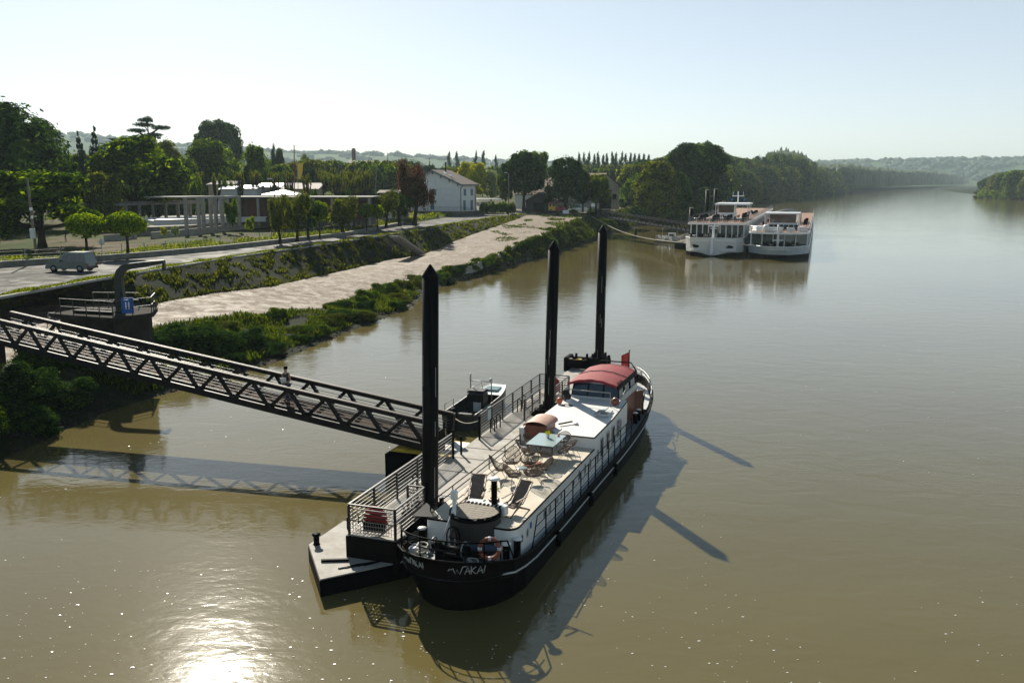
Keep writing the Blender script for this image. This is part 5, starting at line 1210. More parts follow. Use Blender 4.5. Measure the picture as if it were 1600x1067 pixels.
def porthole(px, z, rw, rh, y=None):
    y = solve_y(px, HX+.01, z) if y is None else y
    xx = HX if y < 14.5 else lerp(1.6, 1.42, (y-14.5)/3.4)
    vs = [(xx+.012, y+rw*math.cos(a), z+rh*math.sin(a)) for a in [k*math.pi/8 for k in range(16)]]
    f = MB().tube([Vector(v)+Vector((.005,0,0)) for v in vs], .018, 5, closed=True).build('porthole_rim', M_['greywhite'], ba)
    MB().add(vs, [list(range(16))]).build('porthole_glass', M_['glass'], f)
for px, rw, rh in ((815.5,.10,.14),(824,.10,.15),(850.6,.10,.17),(859,.10,.17),(871,.09,.12),(877,.09,.13),(896,.09,.12),(905,.13,.22),(914,.13,.22),(922,.13,.22),(934,.13,.26)): porthole(px, 1.62 if px < 900 else 1.68, rw, rh)
porthole(973, 1.9, .13, .28)
for px in (940,949.5,958,967):
    y = solve_y(px, HX, 1.85); f = MB().box((HX+.008-(max(0,y-14.5)*.05),y,1.88), (.02,.5,.84)).build('window_frame', M_['greywhite'], ba)
    MB().box((HX+.022-(max(0,y-14.5)*.05),y,1.88), (.014,.40,.74)).build('window_glass', M_['glass'], f)
MB().box((HX+.01, solve_y(829,HX,1.75), 1.75), (.02,.14,.2)).build('wall_plaque', M_['blue'], ba)
# companionway hood
hd = MB().box((-.86,11.55,2.62), (.95,1.2,.62)).build('companionway', M_['rust'], ba)
rows = [[(-.86+.55*math.cos(a)*1.0, y, 2.9+.22*math.sin(a)) for a in [math.pi*k/10 for k in range(11)]] for y in (10.86,12.3)]
MB().loft(rows).loft([[(p[0],p[1],p[2]-.04) for p in r_] for r_ in rows]).build('hood_roof', mat('faded_red_hood',(.50,.34,.26),.6,.35,2,col2=(.36,.16,.11)), hd)
MB().box((-1.45,10.98,2.45), (.22,.35,.75)).build('hood_pillar', M_['greywhite'], ba)
MB().bar((-.3,12.35,2.70),(.15,12.9,2.72),.07,.05).build('boathook', M_['black'], ba)
# wheelhouse
zc = 3.35
MB().box((-.15,19.6,1.7), (2.5,3.6,1.4)).build('wheelhouse_wall', M_['rust'], ba)
MB().prism([(-1.4,17.75),(1.08,17.75),(1.08,21.5),(-1.4,21.5)], 2.4, 2.72).build('wheelhouse_sill', M_['greywhite'], ba)
MB().add([(-1.32,17.74,2.70),(1.02,17.74,2.70),(.96,17.95,3.3),(-1.28,17.95,3.3)], [[0,1,2,3]]).add([(1.03,17.8,2.70),(1.03,21.4,2.70),(.97,21.4,3.3),(.97,17.95,3.3)], [[0,1,2,3]]).add([(-1.34,17.8,2.70),(-1.34,21.4,2.70),(-1.29,21.4,3.3),(-1.29,17.95,3.3)], [[3,2,1,0]]).build('windscreen', mat('navy_glass',(.02,.035,.06),.08,.2,2,spec=.8), ba)
mb = MB()
for x in (-1.34,-.55,.25,1.03): mb.bar((x,17.72,2.7),(x*.95,17.93,3.32),.045,.045,up=(0,1,0))
for y in (18.9,20.1,21.4): mb.bar((1.05,y,2.7),(.99,y,3.3),.05,.05,up=(1,0,0)).bar((-1.36,y,2.7),(-1.31,y,3.3),.05,.05,up=(1,0,0))
mb.build('window_bars', M_['black'], ba)
def cano(y, grow=0, dz=0): return [(lerp(-1.5-grow,.98+grow,k/12), y, zc+dz+.26*math.sin(math.pi*k/12)**.8+.015*math.sin(k*2.1+y*3)) for k in range(13)]
rows = [cano(y, 0, (0 if i % 2 else -.015)) for i, y in enumerate((17.55,18.1,18.7,19.3,19.5,19.9,20.5,21.1,21.6))]
cn = MB().loft(rows).loft([[(p[0],p[1],p[2]-.03) for p in r_] for r_ in rows]).loft([[(p[0]*1.0,p[1]-.02,p[2]-.12) for p in rows[0]], rows[0]]).build('canopy', M_['red_cloth'], ba)
MB().tube([Vector(p)+Vector((0,0,.03)) for p in cano(19.5)], .022, 6).build('canopy_batten', M_['black'], cn)
MB().loft([[(.98,y,zc+.02),(1.06,y,zc-.22)] for y in (17.6,18.2,19,20,21,21.6)]).build('canopy_side_flap', M_['black'], cn)
for y in (17.9,18.15,18.4,18.65): MB().box((.99,y,zc+.03), (.22,.1,.02), ry=.5).build('canopy_window', M_['black'], cn)
MB().tube([(1.0,21.65,2.6),(1.0,21.65,3.3),(.7,21.65,3.72),(-.9,21.65,3.72),(-1.45,21.65,3.3)], .035, 6).build('canopy_hoop', M_['black'], ba)
MB().box((1.2,21.2,1.75), (.06,.85,1.2), rz=-.5).build('wheelhouse_door', mat('brown_door',(.14,.045,.025),.35,.3,4), ba)
# stern
MB().prism([(-1.3,22.2),(.75,22.2),(.35,24.8),(-1.15,24.8)], 1.0, 1.95).build('stern_cabin', M_['white'], ba)
mb = MB(); ss = [(x,y) for x,y in outline(1,-.12) if y > 21.6]
oo = outline(1,-.14,60); mb.loft([[(oo[-1-k][0],y,1.32),(x,y,1.32)] for k,(x,y) in enumerate(oo[:61]) if y > 21.4], smooth=False).build('stern_deck', M_['greywhite'], ba)
sp = [Vector((x,y,sheer(y)+.42)) for x,y in outline(1,-.05,60) if y > 22.3]
MB().tube(sp, .025, 6).tube([p-Vector((0,0,.22)) for p in sp], .018, 5).build('stern_rail', M_['galv'], ba)
for p in sp[::6]: MB().tube([p-Vector((0,0,.42)), p], .022, 6).build('rail_post', M_['galv'], ba)
MB().tube([(-.35,25.8,1.3),(-.35,25.8,3.55)], .025, 6).lathe([(.05,0),(.05,.03),(.01,.06)], (-.35,25.8,3.55), 8).build('flagstaff', M_['black'], ba)
fl = MB().loft([[(-.35+x*.9-.0, 25.8+.07*math.sin(x*7+z), 3.5-z*.95-(x*.9*(.6+.5*z))*-.9) for x in (0,-.2,-.38,-.52)] for z in (0,.33,.66,1)]).build('flag', M_['red']); tag(fl, 'limp red flag hanging from the staff at the barge stern', 'flag')
fl.location = BO; fl.rotation_euler = (0,0,BRZ)
# roof fittings
mb = MB().tube([(.95,16.4,2.6),(.95,16.4,3.28),(-1.45,16.8,3.2),(-1.45,16.8,2.6)], .028, 6); mb.tube([(1.3,16.2,2.6),(1.35,17.7,3.15)], .025, 6); mb.build('roof_rail', M_['galv'], ba)
sk = MB().box((1.12,15.0,2.68), (.42,.95,.10)).build('roof_hatch', M_['greywhite'], ba)
MB().box((.98,14.75,2.83), (.5,.8,.03), ry=-.35).build('hatch_lid', mat('blue_grey_panel',(.16,.20,.24),.4,.2,3), sk)
MB().lathe([(.12,0),(.12,.05),(.08,.09),(.02,.1)], (.35,12.8,2.61), 12).build('roof_vent', M_['greywhite'], ba)
for x, y, r, m, nm_ in ((1.12,16.7,.2,'rust','ball_fender'),(-1.45,16.1,.16,'orange','ball_fender')):
    MB().lathe([(.02,-r),(r*.7,-r*.7),(r,0),(r*.7,r*.7),(.05,r)], (x,y,2.61+r), 14).build(nm_, M_[m], ba)
MB().tube([(-1.35,16.7,2.6),(-1.35,16.7,3.15)], .03, 6).box((-1.3,16.6,3.1), (.25,.2,.25), ch=.03).lathe([(.03,-.1),(.18,.05),(.18,.08),(.03,.06)], n=12, M=Matrix.Translation((-1.15,16.5,2.95)) @ Matrix.Rotation(R(90),4,'X')).build('searchlight', M_['steel_dark'], ba)
MB().tube([(-1.0+.25*math.cos(a),15.9+.2*math.sin(a),2.63) for a in [k*.5 for k in range(13)]], .02, 5).build('hose_coil', M_['black'], ba)
for x, c in ((-.7,'yellow'),(-.3,'yellow'),(.15,'red')): MB().tube([(x,18.2,2.75),(x,18.2,3.0)], .02, 5).lathe([(.05,0),(.05,.1),(.01,.12)], (x,18.2,2.98), 8).build('signal_lamp', M_[c], ba)
# railings
yA = solve_y(837, 1.82, 1.0); yB = solve_y(986, 1.82, 1.05); mb = MB(); n = 13
ysr = [lerp(yA, yB, k/n) for k in range(n+1)]
for h in (.95,.62,.3): mb.tube([(1.82, y+(0 if k else (.15-.35*(1-h))), sheer(y)+h*1.0) for k, y in enumerate(ysr)], .02 if h > .9 else .014, 6)
mb.tube([(1.82,yA-.35,sheer(yA)),(1.82,yA+.15,sheer(yA)+.95)], .022, 6).build('side_railing', M_['black'], ba)
for y in ysr[1:]: MB().tube([(1.82,y,sheer(y)-.02),(1.82,y,sheer(y)+.95)], .025, 6).build('rail_post', M_['black'], ba)
mb = MB(); lr = [(-1.47,y,HZ) for y in (2.0,3.8,5.5,7.2,8.9,10.7)]
for h in (.46,.24): mb.tube([(x,y,z+h) for x,y,z in lr], .02, 6)
mb.build('port_railing', M_['black'], ba)
for p in lr: MB().tube([p,(p[0],p[1],p[2]+.46)], .02, 6).build('rail_post', M_['black'], ba)
bo = [Vector((x,y,0)) for x,y in outline(1,-.05,60)]; bo = sorted([p for p in bo if p.y < .62], key=lambda p: p.x)
MB().tube([p+Vector((0,0,sheer(p.y)+.62)) for p in bo]+[Vector((1.86,1.0,sheer(1.0)+.0))], .026, 6).tube([p+Vector((0,0,sheer(p.y)+.32)) for p in bo], .018, 5).build('bow_rail', M_['black'], ba)
for p in bo[::max(1,len(bo)//7)]: MB().tube([p+Vector((0,0,sheer(p.y)-.02)), p+Vector((0,0,sheer(p.y)+.62))], .022, 6).build('rail_post', M_['black'], ba)
srr = random.Random(9)
for k in range(16):       # rust runs below the gunwale
    y = srr.uniform(3.5, 24); oo_ = outline(1.0, .012, 200); x = min(oo_[:200], key=lambda q: abs(q[1]-y))[0]; h_ = srr.uniform(.12,.4)
    MB().bar((x+.004,y,sheer(y)-.05),(x-.03*h_,y,sheer(y)-.05-h_),srr.uniform(.03,.07),.006,up=(1,0,0)).build('rust_run', M_['rustmark'], ba)
# bow fittings
for x, y in ((1.47,1.35),(1.66,1.85),(-1.6,1.6)): MB().lathe([(.13,0),(.11,.04),(.11,.55),(.15,.58)], (x,y,1.2), 14).build('bollard', M_['black'], ba); MB().lathe([(.15,0),(.155,.03),(.08,.06)], (x,y,1.785), 14).build('bollard_cap', M_['white'], ba)
wl = MB().box((-.1,.45,1.45), (.8,.5,.5), ch=.06).lathe([(.16,-.65),(.16,-.3),(.1,-.28),(.1,.28),(.16,.3),(.16,.65)], n=14, M=Matrix.Translation((-.1,.5,1.75)) @ Matrix.Rotation(R(90),4,'Y')).build('windlass', M_['black'], ba)
for s_ in (-.55,.5): MB().tube([(-.1+s_,.5+.26*math.cos(a),1.78+.26*math.sin(a)) for a in [k*math.pi/8 for k in range(16)]], .022, 6, closed=True).bar((-.1+s_,.25,1.78),(-.1+s_,.75,1.78),.02,.02).bar((-.1+s_,.5,1.52),(-.1+s_,.5,2.04),.02,.02,up=(1,0,0)).build('handwheel', M_['galv'], wl)
fr = MB().tube([(-.42,1.0,1.2),(-.42,1.0,2.0),(-.35,1.0,2.2),(-.2,1.0,2.28),(-.05,1.0,2.2),(.02,1.0,2.0),(.02,1.0,1.2)], .025, 6).build('bell_frame', M_['black'], ba)
MB().lathe([(.15,0),(.13,.04),(.10,.16),(.07,.24),(.02,.27)], (-.2,1.0,1.93), 16).build('bell', mat('dark_bronze',(.05,.04,.03),.35,.3,4,metal=.8), fr)
MB().tube([(-.42,1.55,1.2),(-.42,1.55,3.15)], .045, 8).tube([(-.42,1.55,2.7),(-.85,1.3,1.3)], .025, 6).tube([(-.34,1.55,3.1),(-.25,1.2,1.3)], .02, 6).box((-.40,1.55,3.12), (.2,.2,.28), ch=.03).build('mast', M_['white'], ba)
MB().tube([(.1,1.28,1.55),(1.15,1.42,1.5)], [.15,.13], 12).build('rolled_cover', mat('blue_cover',(.05,.085,.13),.6,.3,4), ba)
for k,(x,y) in enumerate(((-1.1,.6),(-1.25,.95),(.75,.35))):
    MB().tube([(x+.17*math.cos(a)*(1-.02*a/6),y+.17*math.sin(a),1.26+.02*a) for a in [j*.6 for j in range(30)]], .025, 5).build('rope_coil', mat('white_rope',(.6,.58,.5),.9,.2,8) if k == 0 else bpy.data.materials['white_rope'], ba)
MB().box((-1.15,.1,1.36), (.35,.28,.2), ch=.04).box((-1.45,.75,1.4), (.3,.5,.3), ch=.05).build('deck_locker', M_['greywhite'], ba)
MB().add([(-1.75,1.2,2.35),(-1.0,1.75,2.2),(-1.9,2.6,2.3)], [[0,1,2]]).add([(-1.75,1.2,2.33),(-1.0,1.75,2.18),(-1.9,2.6,2.28)], [[2,1,0]]).build('gangplank_net', M_['steel_dark'], ba)
MB().box((.05,-.38,1.3), (.5,.3,.25)).build('fairlead', M_['black'], ba)
for y in (5.2, 9.5, 13.5): MB().lathe([(.02,-.3),(.1,-.25),(.1,.25),(.02,.3)], (1.98,y,.55), 10).build('fender', M_['black'], ba)
for y in (19.6,20.3): MB().lathe([(.13,0),(.11,.04),(.11,.5),(.15,.53)], (1.45,y,1.05), 12).build('bollard', M_['black'], ba); MB().lathe([(.15,0),(.08,.05)], (1.45,y,1.585), 12).build('bollard_cap', M_['white'], ba)
MB().tube([(1.62,20.6,1.3),(1.62,20.6,1.9),(1.4,22.0,2.1),(1.15,23.0,2.0)], .03, 6).build('quarter_rail', M_['black'], ba)
# name lettering on the bow: strokes laid on the hull surface
oA = outline(.8); oB = outline(1.0)
def hullpt(u, z):      # u: distance round the bow from the stem (sign = side), z: height; on the lofted hull surface
    acc = 0; s_ = abs(u)
    for k in range(25):
        a, b_ = Vector(oB[k]), Vector(oB[k+1]); L_ = (b_-a).length
        if acc+L_ >= s_: break
        acc += L_
    f = (s_-acc)/L_; pa = Vector(oA[k]).lerp(Vector(oA[k+1]), f); pb = a.lerp(b_, f)
    za = lerp(-.7, sheer(pa.y), .8); zb = sheer(pb.y); q = (z-za)/(zb-za); p = pa.lerp(pb, q); t = (b_-a).normalized()
    n_v = Vector((-t.y, t.x)); n_v = n_v if n_v.dot(Vector((p.x, p.y-2))) > 0 else -n_v
    p = p+n_v*.045; return Vector((p.x if u > 0 else -p.x, p.y, z))
GL = {'W':[[(-.55,.35),(-.35,.62),(-.15,.55),(.05,.75),(.28,.0),(.52,.62),(.76,.0),(1.12,1.0),(1.5,1.05)]],'A':[[(0,0),(.35,1.0),(.6,0)],[(.1,.35),(.62,.42)]],'K':[[(0,1),(.02,0)],[(.5,.95),(.05,.5),(.5,0)]],'I':[[(0.1,1),(.05,.25)],[(.04,.08),(.04,.0)]]}
def name_on(u0, z0, hgt, sgn, par):
    u = u0; mb = MB()
    word = 'WAKAI' if sgn > 0 else 'WAKAI'
    adv = {'W':1.32,'A':.72,'K':.66,'I':.3}
    tot = sum(adv[c] for c in word)*hgt
    for c in word:
        for st_ in GL[c]:
            pts = []
            for x, z in st_:
                uu = u+x*hgt if sgn > 0 else u+x*hgt
                pts.append(hullpt(uu if sgn > 0 else -(u0+tot-(uu-u0)), z0+z*hgt))
            mb.tube(pts, .017, 4)
        u += adv[c]*hgt
    mb.build('name_lettering', bpy.data.materials['worn_white_stripe'], par)
name_on(.50, 1.45, .28, 1, ba); name_on(.45, 1.46, .23, -1, ba)
# lifebuoy on the bow rail
q = Vector((1.40,.12,2.12)); lb = empty('lifebuoy', BF(*q), BRZ+.35, 'orange and white lifebuoy hanging on the barge bow rail', 'lifebuoy')
Mx = Matrix.Rotation(R(78),4,'X'); ring = [Mx @ Vector((.3*math.cos(a),.3*math.sin(a),0)) for a in [k*math.pi/12 for k in range(24)]]
MB().tube(ring, .065, 10, closed=True).build('ring', mat('faded_orange',(.26,.06,.03),.6,.2,3), lb)
for k in (0,6,12,18): MB().tube([ring[k].lerp(ring[(k-1)%24],.6), ring[k], ring[k].lerp(ring[(k+1)%24],.6)], .069, 10).build('white_band', M_['greywhite'], lb)
# hot tub with lid and stove pipe
tb = empty('hot_tub', BF(.12,2.05,1.2), BRZ, 'round dark hot tub with plank lid and black stovepipe on the barge deck', 'hot tub')
MB().lathe([(.80,0),(.84,.3),(.84,1.1),(.80,1.22)], n=40).build('barrel', mat('dark_stave_wood',(.035,.03,.025),.7,.4,3,streak=(14,14,.5)), tb)
MB().lathe([(.86,1.15),(.86,1.24),(.3,1.25)], n=40).build('rim', M_['black'], tb)
for k in range(9):
    x0 = -.82+k*.182; 
    yy = lambda x: math.sqrt(max(.02,.82**2-x*x))
    MB().prism([(x_*1.0, y_) for x_, y_ in [(-yy(x0+.09),x0+.008),(yy(x0+.09),x0+.008),(yy(x0+.09),x0+.174),(-yy(x0+.09),x0+.174)]], 1.255, 1.295).build('lid_plank', M_['greywood'], tb)
MB().tube([(.38,.72,.9),(.38,.72,2.15)], .1, 14).build('stovepipe', M_['black'], tb); MB().lathe([(.19,0),(.2,.03),(.12,.07)], (.38,.72,2.15), 20).build('pipe_cap', M_['white'], tb)
MB().tube([(.82*math.cos(k*math.pi/20),.82*math.sin(k*math.pi/20),1.275) for k in range(40)], .035, 6, closed=True).build('lid_hoop', M_['black'], tb)
MB().prism([(-.6,.62),(.82,.5),(.86,.76),(.4,1.0),(-.55,.92)], 1.0, 1.31).build('step', M_['white'], tb)
for k in range(9): MB().box((-.5+k*.145,.60-.005*k,1.28), (.065,.12,.09)).build('step_slot', M_['black'], tb)
# furniture
def deckchair(x, y, rz, label):
    o = empty('deck_chair', BF(x,y,HZ+.03), BRZ+rz, label, 'deck chair', 'two folding deck chairs')
    w_ = M_['wood2']
    for s_ in (-.27,.27):
        MB().tube([(s_,-.42,.30),(s_,.05,.34),(s_,.55,.95)], .022, 6).build('frame_rail', w_, o)
        MB().tube([(s_*.9,-.55,.0),(s_*.9,.28,.62)], .02, 6).build('leg', w_, o); MB().tube([(s_*.8,.45,.0),(s_*.8,-.35,.33)], .02, 6).build('leg', w_, o)
        MB().bar((s_*1.15,-.35,.5),(s_*1.15,.2,.56),.06,.025).build('armrest', w_, o)
    MB().tube([(-.27,.55,.95),(.27,.55,.95)], .022, 6).tube([(-.27,-.42,.3),(.27,-.42,.3)], .022, 6).tube([(-.24,-.55,.01),(.24,-.55,.01)], .02, 6).tube([(-.24,.45,.01),(.24,.45,.01)], .02, 6).build('cross_rail', w_, o)
    rows = [[(-.22,yy_,zz),(.22,yy_,zz)] for yy_, zz in ((-.4,.31),(-.2,.24),(0,.27),(.15,.45),(.35,.71),(.53,.94))]
    MB().loft(rows).build('seat_cloth', mat('dark_mesh_cloth',(.22,.16,.13),.8,.4,12) if 'dark_mesh_cloth' not in bpy.data.materials else bpy.data.materials['dark_mesh_cloth'], o)
    return o
M_['wood2'] = mat('brown_chair_wood', (.13,.06,.035), .5, .3, 6)
x, y = BI(743,783,HZ+.2); deckchair(x, y, .15, 'brown folding deck chair left of the potted plant')
x, y = BI(806,792,HZ+.2); deckchair(x, y, -.35, 'brown folding deck chair right of the potted plant')
x, y = BI(772,791,HZ+.2); pt_ = empty('potted_plant', BF(x,y,HZ+.03), BRZ, 'spiky green plant in a tall dark pot between the two deck chairs', 'plant')
MB().lathe([(.12,0),(.17,.2),(.19,.42),(.16,.46),(.12,.44)], n=18).build('pot', M_['rust'], pt_)
MB().tube([(0,0,.4),(.01,0,.72)], .025, 6).build('stem', M_['bark'], pt_); mb = MB(); rg = random.Random(5)
for k in range(60):
    a = rg.uniform(0,6.28); e = rg.uniform(-.1,1.2); l = rg.uniform(.22,.36); d = Vector((math.cos(a)*math.cos(e),math.sin(a)*math.cos(e),math.sin(e))); b_ = Vector((0,0,.72)); s_ = Vector((-d.y,d.x,0)).normalized()*.018
    mb.add([b_-s_,b_+s_,b_+d*l*.6+s_+Vector((0,0,.02)),b_+d*l*.6-s_+Vector((0,0,.02)),b_+d*l-Vector((0,0,.07))], [[0,1,2,3],[3,2,4]])
mb.build('leaves', M_['leafC'], pt_)
# wire shell chairs
def shell(name, kind):
    o = empty(name, (0,0,0), 0, 'x', 'chair')
    rr, hb = (.38,.86) if kind == 'lounge' else (.30,.80)
    rim = []
    for k in range(28):
        a = 2*math.pi*k/28; yb = -math.cos(a)     # +y = back
        rim.append(Vector((math.sin(a)*rr*(1-.18*(yb > 0)*yb), yb*rr*.95*(1) , .42+(.5*max(0,yb)**1.3*hb if kind == 'lounge' else .36*hb*(.5+.5*yb)+.02))))
    bot = Vector((0,-.05,.27 if kind == 'lounge' else .40)); br = .10
    MB().tube(rim, .014, 5, closed=True).build('rim', M_['rattan'], o)
    ring = [bot+Vector((math.sin(2*math.pi*k/28)*br,-math.cos(2*math.pi*k/28)*br,0)) for k in range(28)]
    mb = MB()
    for k in range(28):
        mid = rim[k].lerp(ring[k], .55)-Vector((0,0,.06)); 
        mb.tube([rim[k], mid, ring[k]], .009, 4); mid2 = rim[k].lerp(ring[(k+3)%28], .5)-Vector((0,0,.05)); mb.tube([rim[k].lerp(rim[(k+1)%28],.5), mid2, ring[(k+3)%28]], .007, 3)
    mb.tube(ring, .012, 4, closed=True).build('woven_shell', M_['rattan'], o)
    for k, (x, y) in enumerate(((-.3,-.3),(.3,-.3),(-.27,.3),(.27,.3))): MB().tube([(x,y,0),(x*.35,y*.35,.30 if kind == 'lounge' else .42)], .010, 5).build('leg', M_['galv'], o)
    MB().lathe([(.02,0),(br+.09,.015),(br+.10,.03),(.02,.05)], tuple(bot), 16).build('seat_pad', M_['dark_conc'] if kind == 'lounge' else M_['greywhite'], o)
    return o
def place(proto, first, x, y, face, label, group):
    o = proto if first else copy_tree(proto, label=label)
    o.location = BF(x, y, HZ+.03); o.rotation_euler = (0,0,BRZ+face); o['label'] = label; o['group'] = group; return o
lp_ = shell('lounge_chair', 'lounge'); dp_ = shell('dining_chair', 'dining')
G = 'woven lounge chairs on the barge'
LC = [(799.7,720,.15,'round woven lounge chair with dark cushion facing the camera, nearest the deck railing'),(827,720,-.1,'round woven lounge chair facing the camera, just in front of the dining table'),(779,731,1.9,'woven lounge chair side-on, leftmost of the lounge group'),(800,742,2.7,'woven lounge chair turned away from the camera, nearest the left deck chair'),(834,741,3.6,'woven lounge chair turned away, nearest the right deck chair'),(850,731,4.3,'woven lounge chair on the right of the lounge group, side-on to the table')]
for i, (px, py, f, lb) in enumerate(LC):
    x, y = BI(px, py, HZ+.38); place(lp_, i == 0, x, y, f, lb, G)
x, y = BI(815,733,HZ+.35); st = empty('side_table', BF(x,y,HZ+.03), BRZ, 'small round wire side table amid the lounge chairs', 'table')
MB().lathe([(.22,.36),(.23,.37),(.22,.385),(.02,.385)], n=20).build('top', mat('frosted_glass',(.35,.42,.42),.15,.1,3), st)
for k in range(3): MB().tube([(.2*math.cos(k*2.1),.2*math.sin(k*2.1),0),(.12*math.cos(k*2.1+1),.12*math.sin(k*2.1+1),.36)], .01, 5).build('leg', M_['galv'], st)
tc_ = (.13,9.35); dt = empty('dining_table', BF(*tc_,HZ+.03), BRZ, 'rectangular pale glass dining table on the barge deck', 'table')
MB().box((0,0,.735), (1.15,1.72,.022), ch=.008).build('glass_top', mat('pale_glass_top',(.42,.52,.52),.07,.08,2,spec=.9), dt)
for x in (-.5,.5):
    for y in (-.78,.78): MB().bar((x,y,0),(x,y,.72),.04,.04,up=(1,0,0)).build('leg', M_['wood2'], dt)
MB().bar((-.5,-.78,.69),(-.5,.78,.69),.04,.06).bar((.5,-.78,.69),(.5,.78,.69),.04,.06).bar((-.5,-.78,.69),(.5,-.78,.69),.04,.06).bar((-.5,.78,.69),(.5,.78,.69),.04,.06).build('apron', M_['wood2'], dt)
G = 'wire dining chairs round the glass table'
DC = [(-.75,8.95,1.57,'wire dining chair on the railing side of the table, nearer the lounge chairs'),(-.75,9.8,1.57,'wire dining chair on the railing side of the table, beside the red hood'),(1.02,8.95,-1.57,'wire dining chair on the river side of the table, nearer the camera'),(1.02,9.8,-1.57,'wire dining chair on the river side of the table, nearer the cabin'),(-.18,10.55,0,'wire dining chair at the cabin end of the table, beside the red hood'),(.5,10.55,0,'wire dining chair at the cabin end of the table, on the river side'),(-.2,8.15,3.14,'wire dining chair at the bow end of the table, on the railing side'),(.5,8.15,3.14,'wire dining chair at the bow end of the table, on the river side')]
for i, (x, y, f, lb) in enumerate(DC): place(dp_, i == 0, x, y, f, lb, G)
fv = empty('flower_vase', BF(.12,9.6,HZ+.03+.746), BRZ, 'bunch of yellow flowers in a vase at the middle of the glass table', 'vase')
MB().lathe([(.05,0),(.07,.06),(.05,.13),(.06,.16)], n=12).build('vase', M_['greywhite'], fv); mb = MB(); rg = random.Random(6)
for k in range(120): d = sphdir(rg); d.z = abs(d.z); leaf(mb, Vector((0,0,.16))+d*rg.uniform(.05,.16), d, .05, rg)
mb.build('flowers', M_['leafY'], fv)
o = MB().lathe([(.03,0),(.055,.02),(.055,.05),(.02,.07)], n=12).build('bowl', M_['orange']); o.location = BF(.45,9.95,HZ+.03+.746); tag(o, 'small orange bowl on the cabin end of the glass table', 'bowl')
bn = empty('bench', BF(.55,8.6,HZ+.03), BRZ+.9, 'low dark bench with orange cushions under the near corner of the glass table', 'bench'); bn.location = BF(.2,7.6,HZ+.03)
MB().box((0,0,.2), (.9,.3,.05)).build('seat', M_['wood2'], bn)
for x in (-.38,.38): MB().box((x,0,.09), (.05,.26,.17)).build('leg', M_['wood2'], bn)
MB().box((.2,0,.255), (.3,.24,.05), ch=.015).box((-.22,0,.255), (.26,.22,.05), ch=.015).build('cushion', M_['orange'], bn)
